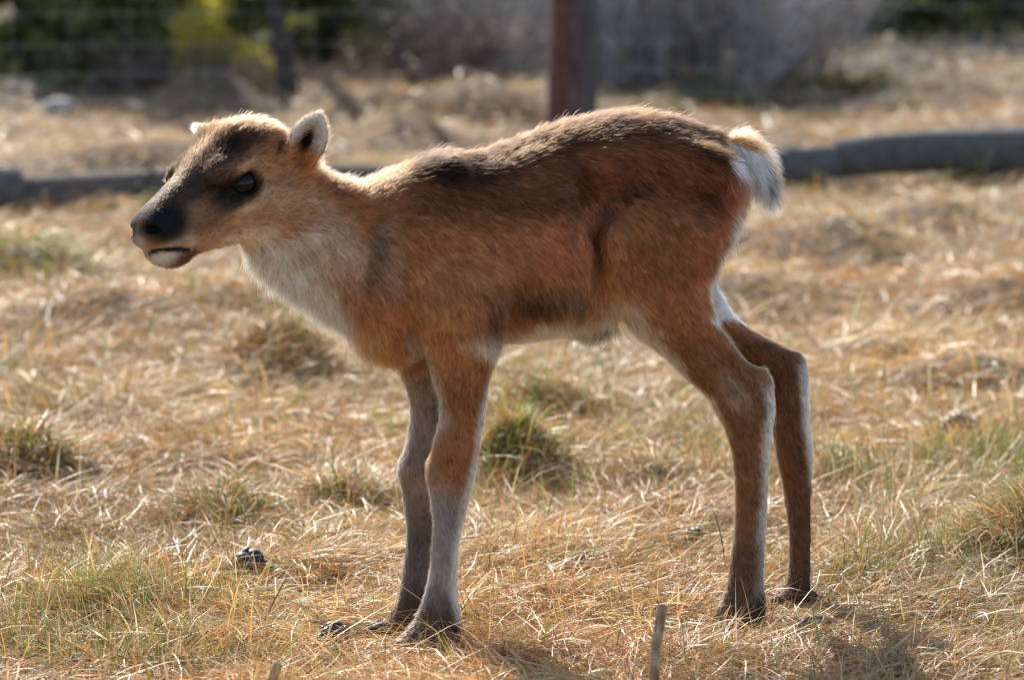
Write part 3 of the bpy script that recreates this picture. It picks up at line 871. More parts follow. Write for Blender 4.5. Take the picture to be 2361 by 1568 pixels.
# ---- fur directions and lengths, from sparse hand-set anchors (photo units)
FLOW = np.array([
    # u, v, du, dv, length mm, lift
    (1000, 370, 1, .10, 15, .30), (1150, 345, 1, -.12, 15, .34), (1300, 290, 1, -.05, 16, .40), (1430, 270, 1, .0, 17, .48), (1560, 285, .9, .3, 16, .42), (1650, 310, .9, .35, 15, .35),
    (1000, 480, .9, .45, 14, .16), (1150, 480, .95, .3, 14, .16), (1300, 450, .9, .4, 14, .16), (1450, 420, .8, .5, 14, .2), (1600, 420, .8, .55, 14, .2),
    (1000, 620, .6, .8, 14, .18), (1150, 600, .85, .5, 14, .16), (1280, 600, .75, .65, 14, .16), (1365, 520, .1, 1, 14, .16), (1362, 680, .2, 1, 16, .16),
    (1240, 700, .35, .95, 17, .26), (1200, 780, .8, .5, 18, .3), (1300, 775, .5, .85, 16, .28), (1375, 785, -.4, .85, 22, .4), (1440, 765, .3, .9, 18, .25),
    (1450, 500, .6, .75, 14, .16), (1560, 560, .65, .7, 14, .18), (1500, 680, .55, .8, 14, .16), (1640, 520, .6, .75, 15, .22), (1700, 500, .45, .85, 18, .35), (1660, 620, .5, .8, 16, .3),
    (760, 420, .7, -.25, 13, .5), (800, 405, .8, -.55, 15, .75), (860, 395, .85, -.3, 14, .55), (930, 365, .95, -.1, 13, .4),
    (720, 520, .75, .55, 12, .2), (800, 560, .65, .7, 13, .2), (850, 500, .8, .3, 12, .3), (880, 620, .7, .6, 15, .28), (900, 720, .5, .8, 15, .2),
    (590, 610, -.1, 1, 18, .60), (650, 690, .1, 1, 22, .6), (720, 745, .3, .9, 24, .65), (820, 795, .35, .9, 22, .6), (890, 825, .4, .9, 17, .4),
    (760, 660, .45, .85, 16, .3), (1050, 720, .25, 1, 13, .16), (1140, 750, .3, 1, 16, .25),
    (1050, 850, .1, 1, 11, .15), (1050, 1000, .15, 1, 8, .15), (1040, 1120, .1, 1, 7, .16), (1030, 1250, .0, 1, 7, .15), (1020, 1380, -.05, 1, 7.5, .16), (990, 1460, -.2, 1, 8, .2),
    (950, 900, .1, 1, 10, .15), (980, 1100, .05, 1, 7, .16), (960, 1300, -.05, 1, 7, .15), (920, 1430, -.25, 1, 8, .2),
    (1520, 780, .6, .8, 12, .18), (1620, 850, .65, .75, 10, .16), (1700, 900, .55, .85, 9, .16), (1770, 890, .2, 1, 9, .2), (1730, 1050, .45, .9, 8, .16), (1730, 1250, .4, .92, 8, .16), (1720, 1380, .2, 1, 8, .18),
    (1700, 740, .7, .7, 11, .16), (1800, 830, .6, .8, 9, .16), (1840, 1000, .45, .9, 8, .16), (1860, 1250, .4, .9, 8, .16),
    (1720, 320, .85, .5, 19, .5), (1760, 350, .6, .75, 22, .6), (1710, 380, .35, .95, 22, .4), (1750, 440, .3, .95, 24, .4), (1785, 420, .35, .95, 22, .6), (1780, 470, .1, 1, 17, .3),
    (1790, 905, .25, 1, 9, .2), (1775, 1150, .3, .95, 9, .22), (1120, 950, .25, .97, 11, .25), (1065, 1220, .15, 1, 9, .22),
], float)

def flow(p, nrm):
    u, v, near = coat_uv(p)
    d2 = (u[:, None] - FLOW[None, :, 0]) ** 2 + (v[:, None] - FLOW[None, :, 1]) ** 2
    w = 1 / (d2 + 250.) ** 1.6
    w /= w.sum(1, keepdims=True)
    t = np.stack([w @ FLOW[:, 2], np.zeros(len(p)), -(w @ FLOW[:, 3])], 1)
    L = w @ FLOW[:, 4]; lift = w @ FLOW[:, 5]
    # head
    q = p - HO
    f, h, s = q @ hf * 1000, q @ hu * 1000, q @ hs * 1000
    hw = sstep(-78, -52, f) * (np.linalg.norm(q, axis=1) < .19) * np.maximum(sstep(-98, -74, h), f > 60)
    th = -hf[None, :] + hu[None, :] * (.25 * sstep(0, 50, h) - .35 * sstep(-20, -60, h))[:, None] + hs[None, :] * (np.sign(s) * .25)[:, None]
    Lh = np.interp(f, [-80, -40, 0, 40, 80, 115, 140, 155], [12, 10.5, 9, 6.5, 4.5, 3.2, 2.6, 2.4])
    Lh = Lh + 1.2 * sstep(30, 55, h) * (f < 30)
    lh = np.where(h > 35, .42, .2)
    eye = np.exp(-((f / 17) ** 2 + ((h + 1) / 14) ** 2)) * (np.abs(s) > 25)
    Lh = Lh * (1 - .75 * eye)
    chin = (f > 85) & (h < -40)
    Lh = np.where(chin, 5.5, Lh); lh = np.where(chin, .35, lh)
    lipd = np.abs(h - np.interp(f, [90, 107, 120, 131], [-44, -38, -33, -29]))
    Lh = np.where((f > 90) & (f < 136), Lh * np.clip(.3 + lipd / 9, .3, 1), Lh)
    t = t * (1 - hw[:, None]) + th * hw[:, None]
    L = L * (1 - hw) + Lh * hw; lift = lift * (1 - hw) + lh * hw
    for cen, D, W, N, LE in (EAR_N, EAR_F):
        r = p - cen
        a, b, n = r @ D, r @ W, r @ N
        ins = (np.abs(a) < LE * .66) & (np.abs(b) < .03) & (np.abs(n) < .028) & (a > -LE * .42)
        inner = nrm @ N > .12
        tt = D[None] + W[None] * (np.sign(b) * np.where(inner, -.5, .25))[:, None]
        t = np.where(ins[:, None], tt, t); L = np.where(ins, np.where(inner, 9.0, 7.0), L); lift = np.where(ins, np.where(inner, .45, .28), lift)
    return t, L / 1000, lift

NSTR = 330000
tri_p = BA / BA.sum()
fi = rng.choice(len(BQ), NSTR, p=tri_p)
a_, b_ = rng.random(NSTR), rng.random(NSTR)
q_ = BQ[fi]
wts = np.stack([(1 - a_) * (1 - b_), a_ * (1 - b_), a_ * b_, (1 - a_) * b_], 1)
RP = (BV[q_] * wts[:, :, None]).sum(1)
RN = (BN[q_] * wts[:, :, None]).sum(1); RN /= np.linalg.norm(RN, axis=1, keepdims=True)
def in_eye(p):
    q = p - HO
    f, h, s = q @ hf * 1000, q @ hu * 1000, np.abs(q @ hs * 1000)
    return (((f - 1) / 14) ** 2 + ((h + 2) / 11.5) ** 2 < 1) & (s > 25) & (s < 60)
ok = ~in_eye(RP)
RP, RN = RP[ok], RN[ok]
# strands gather in locks: each takes its bend and part of its shade from the nearest lock
from mathutils import kdtree
NCL = 34000
cidx = rng.choice(len(RP), NCL, replace=False)
kd = kdtree.KDTree(NCL)
for i_, p_ in enumerate(RP[cidx]): kd.insert(p_, i_)
kd.balance()
LOCK = np.fromiter((kd.find(p_)[1] for p_ in RP), dtype=np.int64, count=len(RP))
LP, LSH = RP[cidx][LOCK], rng.normal(0, 1, NCL)[LOCK]
T, L, LIFT = flow(RP, RN)
jit = rng.normal(size=RP.shape) * .11 + (rng.normal(size=(NCL, 3)) * .17)[LOCK]
cl = np.stack([noise3(LP + k * 5.3, 60.0) for k in range(3)], 1) * .26 + np.stack([noise3(LP + k * 9.1, 190.0) for k in range(3)], 1) * .20
T = T / (np.linalg.norm(T, axis=1, keepdims=True) + 1e-9) + jit + cl
T = T - RN * (T * RN).sum(1, keepdims=True)
T /= np.linalg.norm(T, axis=1, keepdims=True) + 1e-9
n = len(RP)
L = L * rng.uniform(.65, 1.25, n) * .98
stray = rng.random(n) < .035
L = np.where(stray, L * 1.35, L)
LIFT = np.clip(LIFT * rng.uniform(.5, 1.6, n) + stray * .2, .05, 1.1)
NP = 5
s_ = np.linspace(0, 1, NP)[None, :, None]
ang = LIFT[:, None, None] * (1.7 - 1.3 * s_)                     # hair rises, then lies over
stepv = np.cos(ang) * T[:, None, :] + np.sin(ang) * RN[:, None, :]
stepv[:, :, 2] -= (.22 * s_ * (L / .02)[:, None, None])[:, :, 0]
stepv /= np.linalg.norm(stepv, axis=2, keepdims=True)
seg = (L / (NP - 1))[:, None, None]
PTS = RP[:, None, :] - RN[:, None, :] * .0006 + np.concatenate([np.zeros((n, 1, 3)), np.cumsum(stepv[:, :-1] * seg, 1)], 1)
pull = np.linspace(0, 1, NP)[None, :, None] ** 1.4 * .55 * np.clip(L / .012, 0, 1)[:, None, None]
PTS = PTS - (RP - LP)[:, None, :] * pull
FC = paint(RP, RN) ** COAT_G
FC = FC * np.exp(rng.normal(0, .18, n) + .29 * LSH - .03)[:, None]
# guard hairs on the back have dark tips; a few pale ones mix in everywhere
pale = (rng.random(n) < .05) & (FC.max(1) > .09)
FC = np.where(pale[:, None], FC * .6 + np.array((.5, .42, .33)) * .4, FC)
FC = np.clip(FC, .006, .93)

def hair_material(name):
    m = bpy.data.materials.new(name); m.use_nodes = True
    nt = m.node_tree; nt.nodes.clear()
    out = nt.nodes.new('ShaderNodeOutputMaterial')
    at = nt.nodes.new('ShaderNodeAttribute'); at.attribute_name = 'col'
    hb = nt.nodes.new('ShaderNodeBsdfHairPrincipled')
    hb.model = 'CHIANG'; hb.parametrization = 'COLOR'
    hb.inputs['Roughness'].default_value = .42
    hb.inputs['IOR'].default_value = 1.18
    hb.inputs['Radial Roughness'].default_value = .45
    hb.inputs['Coat'].default_value = 0.0
    hb.inputs['Random Roughness'].default_value = .2
    nt.links.new(at.outputs['Color'], hb.inputs['Color'])
    df = nt.nodes.new('ShaderNodeBsdfDiffuse'); nt.links.new(at.outputs['Color'], df.inputs['Color'])
    mxs = nt.nodes.new('ShaderNodeMixShader'); mxs.inputs[0].default_value = .36
    nt.links.new(hb.outputs[0], mxs.inputs[1]); nt.links.new(df.outputs[0], mxs.inputs[2])
    nt.links.new(mxs.outputs[0], out.inputs[0])
    return m
MAT_FUR = hair_material('calf_fur')
MAT_SKIN, nt, pb = new_mat('calf_skin')
at = nt.nodes.new('ShaderNodeAttribute'); at.attribute_name = 'col'
nt.links.new(at.outputs['Color'], pb.inputs['Base Color'])
pb.inputs['Roughness'].default_value = .75
pb.inputs['Specular IOR Level'].default_value = .25

calf = empty('reindeer_calf', tuple(P(1350, 1470, 0.05) * np.array([1, 1, 0])))
props(calf, 'brown reindeer calf with a white tail standing side-on in dry grass', 'reindeer')
body = mesh_obj('body', BV, BQ, MAT_SKIN, calf, colors=BC)
hc = bpy.data.hair_curves.new('fur')
hc.add_curves([NP] * n)
hc.position_data.foreach_set('vector', PTS.astype(np.float32).ravel())
rad = hc.attributes.get('radius') or hc.attributes.new('radius', 'FLOAT', 'POINT')
taper = np.array([1.0, 1.0, .9, .65, .18], dtype=np.float32)
r0 = (.00013 + .00006 * rng.random(n)).astype(np.float32)
rad.data.foreach_set('value', (r0[:, None] * taper[None]).ravel())
ca = hc.attributes.new('col', 'FLOAT_COLOR', 'POINT')
c4 = np.ones((n, NP, 4), dtype=np.float32)
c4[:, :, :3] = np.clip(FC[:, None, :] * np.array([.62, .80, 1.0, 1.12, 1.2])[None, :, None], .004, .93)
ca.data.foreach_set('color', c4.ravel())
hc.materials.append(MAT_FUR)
fur = bpy.data.objects.new('fur', hc); col.objects.link(fur)
fur.parent = body
fur.matrix_parent_inverse = parent_world(body).inverted()

# ---- eyes
MAT_EYE, nt, pb = new_mat('eye')
pb.inputs['Base Color'].default_value = (.006, .005, .006, 1)
pb.inputs['Roughness'].default_value = .08
pb.inputs['Specular IOR Level'].default_value = .26
def uv_sphere(c, axes, r, nu=28, nv=18):
    V, F = [], []
    for i in range(nv + 1):
        t = math.pi * i / nv
        for j in range(nu):
            a = 2 * math.pi * j / nu
            d = (math.sin(t) * math.cos(a), math.sin(t) * math.sin(a), math.cos(t))
            V.append(c + sum(ax * rr * dd for ax, rr, dd in zip(axes, r, d)))
    for i in range(nv):
        for j in range(nu):
            F.append((i * nu + j, i * nu + (j + 1) % nu, (i + 1) * nu + (j + 1) % nu, (i + 1) * nu + j))
    return np.array(V), np.array(F)
MAT_LID, nt, pb = new_mat('eyelid_skin')
pb.inputs['Base Color'].default_value = (.022, .015, .012, 1)
pb.inputs['Roughness'].default_value = .5
for sgn in (1, -1):
    ec, er = H(1, -2, sgn * 35), (.0165, .0155, .0150)
    V, F = uv_sphere(ec, (hf, hu, hs), er)
    eye = mesh_obj('eye', V, F, MAT_EYE, calf)
    # lids: a thick skin over the ball that leaves an almond-shaped opening, tear corner low in front
    V, F = uv_sphere(np.zeros(3), (EX, EY, EZ * sgn), (1, 1, 1), 64, 40)
    fx, hx_ = V[:, 0], V[:, 1] - .12 * V[:, 0] * -1
    inside = (V[:, 2] * sgn > -.2)
    opening = .66 * np.clip(1 - (fx / .93) ** 2, 0, 1) ** .8
    hid = (hx_ > opening * .92) | (hx_ < -opening)
    for nm, msk in (('upper_eyelid', hx_ > 0), ('lower_eyelid', hx_ <= 0)):
        fk = [tuple(q) for q in F if (hid & inside & msk)[q].all()]
        used = sorted({i for q in fk for i in q}); rm = {o: i for i, o in enumerate(used)}
        edge = 1.035 + .05 * np.clip(1 - np.abs(np.where(hx_ > 0, hx_ - opening * .92, hx_ + opening)) / .16, 0, 1)
        W_ = (V * edge[:, None])[used]
        mesh_obj(nm, ec + W_[:, :1] * hf * er[0] + W_[:, 1:2] * hu * er[1] + W_[:, 2:3] * hs * er[2], [tuple(rm[i] for i in q) for q in fk], MAT_LID, eye)

# ---- hooves: two dark toes on each foot
MAT_HOOF, nt, pb = new_mat('hoof')
pb.inputs['Base Color'].default_value = (.03, .027, .026, 1)
pb.inputs['Roughness'].default_value = .65
def toe(cx, cy, length, width, height, ang):
    """a pointed half-shell hoof toe, flat below, pointing at angle ang"""
    V, F = [], []
    nr, ns = 10, 9
    for i in range(ns):
        t = i / (ns - 1)
        x = (t - .35) * length
        w = width * (1 - .75 * max(0, (t - .35) / .65) ** 1.7) * (.8 + .2 * min(1, t * 4))
        hh = height * (1 - .72 * t ** 1.3)
        for j in range(nr + 1):
            a = math.pi * j / nr
            V.append((x, math.cos(a) * w, .001 + math.sin(a) ** .8 * hh if 0 < j < nr else .0))
    for i in range(ns - 1):
        for j in range(nr):
            a = i * (nr + 1) + j
            F.append((a, a + 1, a + nr + 2, a + nr + 1))
    F.append(tuple(range(nr + 1))); F.append(tuple(reversed(range((ns - 1) * (nr + 1), ns * (nr + 1)))))
    for i in range(ns - 1):
        a = i * (nr + 1)
        F.append((a, a + nr + 1, a + nr + 1 + nr, a + nr))
    V = np.array(V)
    c, s = math.cos(ang), math.sin(ang)
    R = np.stack([V[:, 0] * c - V[:, 1] * s + cx, V[:, 0] * s + V[:, 1] * c + cy, V[:, 2]], 1)
    return R, F
for uu, vv, yy, yaw in ((945, 1500, -.094, 196), (885, 1474, .000, 192), (1672, 1448, .046, 192), (1815, 1400, .188, 190)):
    g = P(uu, vv, yy)
    for off in (-.0095, .0095):
        a = math.radians(yaw + (6 if off > 0 else -6))
        R, F = toe(g[0] - .012 - off * math.sin(a) * 0, yy + off, .034, .0095, .017, a)
        R[:, 2] += max(0.0, g[2]) - .004
        mesh_obj('hoof', R, F, MAT_HOOF, calf)
# dewclaws at the back of each pastern
for uu, vv, yy in ((1040, 1455, -.094), (960, 1436, .000), (1742, 1422, .046), (1872, 1376, .188)):
    for off in (-.015, .015):
        g = P(uu, vv, yy + off)
        R, F = toe(0, 0, .012, .0038, .008, math.radians(-35))
        mesh_obj('dewclaw', R + g, F, MAT_HOOF, calf)
# ------------------------------------------------------------------ background
def tubes(paths, sides=6):
    """paths: list of (points Nx3, radii N) -> one mesh of tapered tubes"""
    V, F, o = [], [], 0
    for pts, rad in paths:
        pts = np.asarray(pts, float); m = len(pts)
        d = np.gradient(pts, axis=0); d /= np.linalg.norm(d, axis=1, keepdims=True) + 1e-9
        ref = np.array([0, 0, 1.0]) if abs(d[0][2]) < .9 else np.array([1.0, 0, 0])
        a = np.cross(d, ref); a /= np.linalg.norm(a, axis=1, keepdims=True) + 1e-9
        b = np.cross(d, a)
        th = np.arange(sides) * 2 * math.pi / sides
        ring = pts[:, None, :] + (a[:, None, :] * np.cos(th)[None, :, None] + b[:, None, :] * np.sin(th)[None, :, None]) * np.asarray(rad)[:, None, None]
        V.append(ring.reshape(-1, 3))
        I, J = np.meshgrid(np.arange(m - 1), np.arange(sides), indexing='ij')
        q = np.stack([I * sides + J, I * sides + (J + 1) % sides, (I + 1) * sides + (J + 1) % sides, (I + 1) * sides + J], 2).reshape(-1, 4) + o
        F.append(q); o += m * sides
    return np.concatenate(V), np.concatenate(F)

def leaves(c, size, flat=.0, droop=None):
    """one small folded leaf (a quad) at each centre"""
    n = len(c)
    a = rng.normal(size=(n, 3)); a /= np.linalg.norm(a, axis=1, keepdims=True)
    b = np.cross(a, rng.normal(size=(n, 3))); b /= np.linalg.norm(b, axis=1, keepdims=True)
    s = (size * rng.uniform(.6, 1.4, n))[:, None]
    V = np.stack([c - a * s, c + b * s * .45, c + a * s, c - b * s * .45], 1).reshape(-1, 3)
    F = np.arange(n * 4).reshape(-1, 4)
    return V, F

def bark_mat(name, c1, c2, c3, scale=30, stretch=(6, 6, 1), rough=.9):
    m, nt, pb = new_mat(name)
    tc = nt.nodes.new('ShaderNodeTexCoord'); mp = nt.nodes.new('ShaderNodeMapping'); mp.inputs['Scale'].default_value = stretch
    nz = nt.nodes.new('ShaderNodeTexNoise'); nz.inputs['Scale'].default_value = scale; nz.inputs['Detail'].default_value = 8
    nt.links.new(tc.outputs['Object'], mp.inputs[0]); nt.links.new(mp.outputs[0], nz.inputs['Vector'])
    nt.links.new(ramp(nt, nz.outputs[0], [(.35, c1), (.5, c2), (.68, c3)]), pb.inputs['Base Color'])
    pb.inputs['Roughness'].default_value = rough
    bp = nt.nodes.new('ShaderNodeBump'); bp.inputs['Strength'].default_value = .7; bp.inputs['Distance'].default_value = .006
    nt.links.new(nz.outputs[0], bp.inputs['Height']); nt.links.new(bp.outputs[0], pb.inputs['Normal'])
    return m
def leaf_mat(name, c, var=.35, transl=.45):
    m = bpy.data.materials.new(name); m.use_nodes = True
    nt = m.node_tree; pb = nt.nodes['Principled BSDF']; out = nt.nodes['Material Output']
    nz = tex_noise(nt, 14.0, 3)
    cc = ramp(nt, nz.outputs[0], [(.3, tuple(x * (1 - var) for x in c)), (.7, tuple(x * (1 + var) for x in c))])
    nt.links.new(cc, pb.inputs['Base Color']); pb.inputs['Roughness'].default_value = .5
    tr = nt.nodes.new('ShaderNodeBsdfTranslucent'); nt.links.new(cc, tr.inputs['Color'])
    mx = nt.nodes.new('ShaderNodeMixShader'); mx.inputs[0].default_value = transl
    nt.links.new(pb.outputs[0], mx.inputs[1]); nt.links.new(tr.outputs[0], mx.inputs[2]); nt.links.new(mx.outputs[0], out.inputs[0])
    return m
M_TWIG = bark_mat('grey_twig', (.21, .20, .20), (.38, .365, .365), (.54, .52, .52), 20, (1, 1, 1))
M_TWIGR = bark_mat('red_twig', (.09, .055, .045), (.17, .11, .09), (.27, .20, .17), 20, (1, 1, 1))
M_BARK = bark_mat('dark_bark', (.02, .017, .015), (.045, .038, .034), (.09, .08, .075))
M_SPRUCE = leaf_mat('spruce_needles', (.16, .17, .045), .5, .5)
M_OLIVE = leaf_mat('olive_leaves', (.14, .15, .035), .4, .5)
M_YELLOW = leaf_mat('yellow_leaves', (.50, .43, .05), .35, .6)
M_HEATH = leaf_mat('heath_leaves', (.16, .14, .04), .4, .4)
M_BUD = leaf_mat('dry_buds', (.24, .17, .11), .4, .4)
M_TWIGB = bark_mat('brown_twig', (.13, .105, .09), (.24, .20, .175), (.38, .33, .30), 20, (1, 1, 1))
M_LOG = bark_mat('weathered_log', (.055, .049, .044), (.105, .096, .088), (.19, .175, .16), 24, (1, 9, 9))
M_LOGB = bark_mat('brown_log', (.055, .042, .034), (.11, .086, .068), (.20, .16, .13), 24, (1, 9, 9))

# ---- logs
def log(name, label, p0, p1, r0, r1, mat, cat='log', group=None, knots=3, seed=0):
    """round pole with tapered, slightly crooked body, checked ends and knots"""
    rg = np.random.default_rng(seed)
    p0, p1 = np.array(p0), np.array(p1)
    Ln = np.linalg.norm(p1 - p0); ax = (p1 - p0) / Ln
    sidev = np.cross(ax, (0, 0, 1.)); sidev /= np.linalg.norm(sidev); upv = np.cross(sidev, ax)
    m, k = 48, 20
    V, F = [], []
    ph = rg.uniform(0, 6.28, 4)
    for i in range(m + 1):
        t = i / m
        c = p0 + ax * Ln * t + upv * .008 * math.sin(t * 5 + ph[0]) + sidev * .012 * math.sin(t * 4 + ph[1])
        r = lerp(r0, r1, t)
        if i in (0, m): r *= .96
        for j in range(k):
            a = 2 * math.pi * j / k
            rr = r * (1 + .035 * math.sin(3 * a + ph[2] + t * 2) + .025 * math.sin(7 * a + t * 9 + ph[3]) + rg.normal(0, .008))
            V.append(c + (sidev * math.cos(a) + upv * math.sin(a)) * rr)
    for i in range(m):
        for j in range(k):
            F.append((i * k + j, i * k + (j + 1) % k, (i + 1) * k + (j + 1) % k, (i + 1) * k + j))
    base = len(V)
    V = [np.asarray(v) for v in V]
    mid = (p0 + p1) / 2
    e = empty(name, tuple(mid * np.array([1, 1, 0]) + np.array([0, 0, max(0, mid[2] - max(r0, r1))])))
    mesh_obj('trunk', V, F, mat, e)
    for q, idx, s in ((p0, 0, -1), (p1, m, 1)):
        ring = [V[idx * k + j] for j in range(k)]
        cen = sum(ring) / k
        inner = [cen + (v - cen) * .55 + ax * s * .002 for v in ring]
        VV = ring + inner + [cen + ax * s * .003]
        FF = [(j, (j + 1) % k, k + (j + 1) % k, k + j) for j in range(k)] + [(k + j, k + (j + 1) % k, 2 * k) for j in range(k)]
        mesh_obj('cut_end', VV, FF, M_CUT, e, smooth=False)
    for _ in range(knots):                        # knots / branch stubs
        t = rg.uniform(.1, .9); a = rg.uniform(.2, 2.9)
        d = sidev * math.cos(a) + upv * math.sin(a)
        c = p0 + ax * Ln * t + d * lerp(r0, r1, t) * .85
        kv, kf = tubes([(np.array([c, c + d * .012, c + d * .024 + ax * .006]), (.013, .010, .006))], 8)
        mesh_obj('branch_stub', kv, kf, mat, e)
    return props(e, label, cat, group)
M_CUT = bark_mat('cut_wood', (.075, .068, .062), (.12, .11, .10), (.18, .165, .15), 14, (3, 3, 3))
def on_ground(u, v, dz): 
    g = G(u, v); g = np.array([g[0], g[1], float(gh(g[0], g[1])) + dz]); return g
LG = 'weathered poles lying along the fence'
log('fallen_log', 'thick grey weathered pole lying right of the calf\'s tail', on_ground(1925, 436, .048), on_ground(2560, 428, .066), .047, .058, M_LOG, group=LG, seed=3, knots=0)
log('fallen_log', 'thinner grey pole end showing just behind the white tail', on_ground(1430, 448, .043), on_ground(1922, 437, .046), .042, .045, M_LOG, group=LG, seed=4)
log('fallen_log', 'dark brown pole lying in the grass behind the calf\'s muzzle', on_ground(40, 498, .038), on_ground(1180, 454, .040), .050, .042, M_LOGB, group=LG, seed=5)
log('fallen_log', 'grey cut pole end at the left edge of the picture', on_ground(-420, 504, .044), on_ground(50, 500, .046), .050, .050, M_LOG, group=LG, seed=6)

# ---- fence post
pb0 = on_ground(1317, 322, 0)
M_POST, nt, pbs = new_mat('fence_post_wood')
tc = nt.nodes.new('ShaderNodeTexCoord'); mp = nt.nodes.new('ShaderNodeMapping'); mp.inputs['Scale'].default_value = (7, 7, 1.2)
nz = nt.nodes.new('ShaderNodeTexNoise'); nz.inputs['Scale'].default_value = 12; nz.inputs['Detail'].default_value = 8
nt.links.new(tc.outputs['Object'], mp.inputs[0]); nt.links.new(mp.outputs[0], nz.inputs['Vector'])
red = ramp(nt, nz.outputs[0], [(.3, (.055, .022, .016)), (.55, (.12, .045, .030)), (.75, (.18, .08, .055))])
gry = ramp(nt, nz.outputs[0], [(.3, (.04, .032, .03)), (.55, (.085, .07, .065)), (.75, (.16, .14, .13))])
sp = nt.nodes.new('ShaderNodeSeparateXYZ'); nt.links.new(tc.outputs['Object'], sp.inputs[0])
m1 = nt.nodes.new('ShaderNodeMath'); m1.operation = 'MULTIPLY_ADD'; m1.inputs[1].default_value = .05
n3 = nt.nodes.new('ShaderNodeTexNoise'); n3.inputs['Scale'].default_value = 9; nt.links.new(tc.outputs['Object'], n3.inputs['Vector'])
nt.links.new(n3.outputs[0], m1.inputs[0]); nt.links.new(sp.outputs['X'], m1.inputs[2])
mrg = nt.nodes.new('ShaderNodeMapRange'); mrg.inputs[1].default_value = float(pb0[0]) + .002; mrg.inputs[2].default_value = float(pb0[0]) + .050
nt.links.new(m1.outputs[0], mrg.inputs[0])
mxp = nt.nodes.new('ShaderNodeMix'); mxp.data_type = 'RGBA'
nt.links.new(mrg.outputs[0], mxp.inputs['Factor']); nt.links.new(red, mxp.inputs['A']); nt.links.new(gry, mxp.inputs['B'])
nt.links.new(mxp.outputs['Result'], pbs.inputs['Base Color']); pbs.inputs['Roughness'].default_value = .85
post = empty('fence_post', tuple(pb0))
zs = np.linspace(-.05, 1.35, 30)
pv, pf = tubes([(np.stack([pb0[0] + .004 * np.sin(zs * 5) + zs * .008, pb0[1] + 0 * zs, pb0[2] + zs], 1), .066 + .002 * np.sin(zs * 9) - zs * .003)], 24)
pv += np.stack([noise3(pv, 18.) * .003, noise3(pv + 4, 18.) * .003, 0 * pv[:, 0]], 1)
mesh_obj('shaft', pv, pf, M_POST, post)
tp = pv[-24:]; cen = tp.mean(0) + (0, 0, .006)
mesh_obj('cut_top', np.vstack([tp, cen]), [(j, (j + 1) % 24, 24) for j in range(24)], M_CUT, post, smooth=False)
props(post, 'round reddish-brown wooden fence post behind the calf\'s back', 'post')

# ---- wire fence on that post
M_WIRE, nt, pbw = new_mat('fence_wire')
pbw.inputs['Base Color'].default_value = (.25, .25, .26, 1); pbw.inputs['Metallic'].default_value = .3; pbw.inputs['Roughness'].default_value = .45
fence = empty('wire_fence', (pb0[0] - 1, pb0[1], 0))
fx0, fx1, fy = -2.6, 3.2, pb0[1] - .07
gz0 = float(gh(0, fy))
for z in (.03, .10, .17, .245, .33, .43, .55, .70):
    xx = np.linspace(fx0, fx1, 40)
    yy = fy + .02 * np.sin(xx * 2 + z * 9); zz = z + .003 * np.sin(xx * 3 + z * 20) + .02 + .010 * xx
    wv, wf = tubes([(np.stack([xx, yy, zz], 1), np.full(40, .0008))], 5)
    mesh_obj('strand', wv, wf, M_WIRE, fence)
for i, x in enumerate(np.arange(fx0 + .05, fx1, .155)):
    zz = np.linspace(.03, .72, 8); xs_ = x + .012 * np.sin(zz * 6 + i) + .03 * (zz - .3) * math.sin(i * 1.7)
    wv, wf = tubes([(np.stack([xs_, fy + .02 * np.sin(x * 2 + zz * 9) + .003, zz + .02 + .010 * x], 1), np.full(8, .0005))], 5)
    mesh_obj('stay', wv, wf, M_WIRE, fence)
props(fence, 'thin galvanised wire netting fence running behind the logs', 'fence')

# ---- sapling
sb = on_ground(668, 255, -.02); st_ = P(618, -20, sb[1])
sap = empty('bare_sapling', tuple(sb))
dirv = (st_ - sb) / (st_ - sb)[2]
zs = np.linspace(0, 2.6, 26)
path = sb[None] + dirv[None] * np.minimum(zs, .5)[:, None] + np.array([-.03, .05, 1.])[None] * np.maximum(zs - .5, 0)[:, None]
path[:, 0] += .012 * np.sin(zs * 7)
tv, tf = tubes([(path, np.interp(zs, [0, .15, 2.6], [.036, .027, .006]))], 10)
mesh_obj('trunk', tv, tf, M_BARK, sap)
brs = []
for i in range(26):
    z0 = rng.uniform(.55, 2.5); q = np.array([np.interp(z0, zs, path[:, k]) for k in range(3)])
    a = rng.uniform(0, 6.28); Ln = rng.uniform(.25, .6) * (1.3 - z0 / 2.6)
    t = np.linspace(0, 1, 6)[:, None]
    brs.append((q + t * Ln * np.array([math.cos(a), math.sin(a), .6 + rng.uniform(-.2, .3)]), np.linspace(.007, .0015, 6)))
bv, bf = tubes(brs, 5)
c_ = mesh_obj('crown', bv, bf, M_TWIG, sap); c_['kind'] = 'stuff'
props(sap, 'thin dark leafless sapling leaning behind the calf\'s forehead', 'tree')

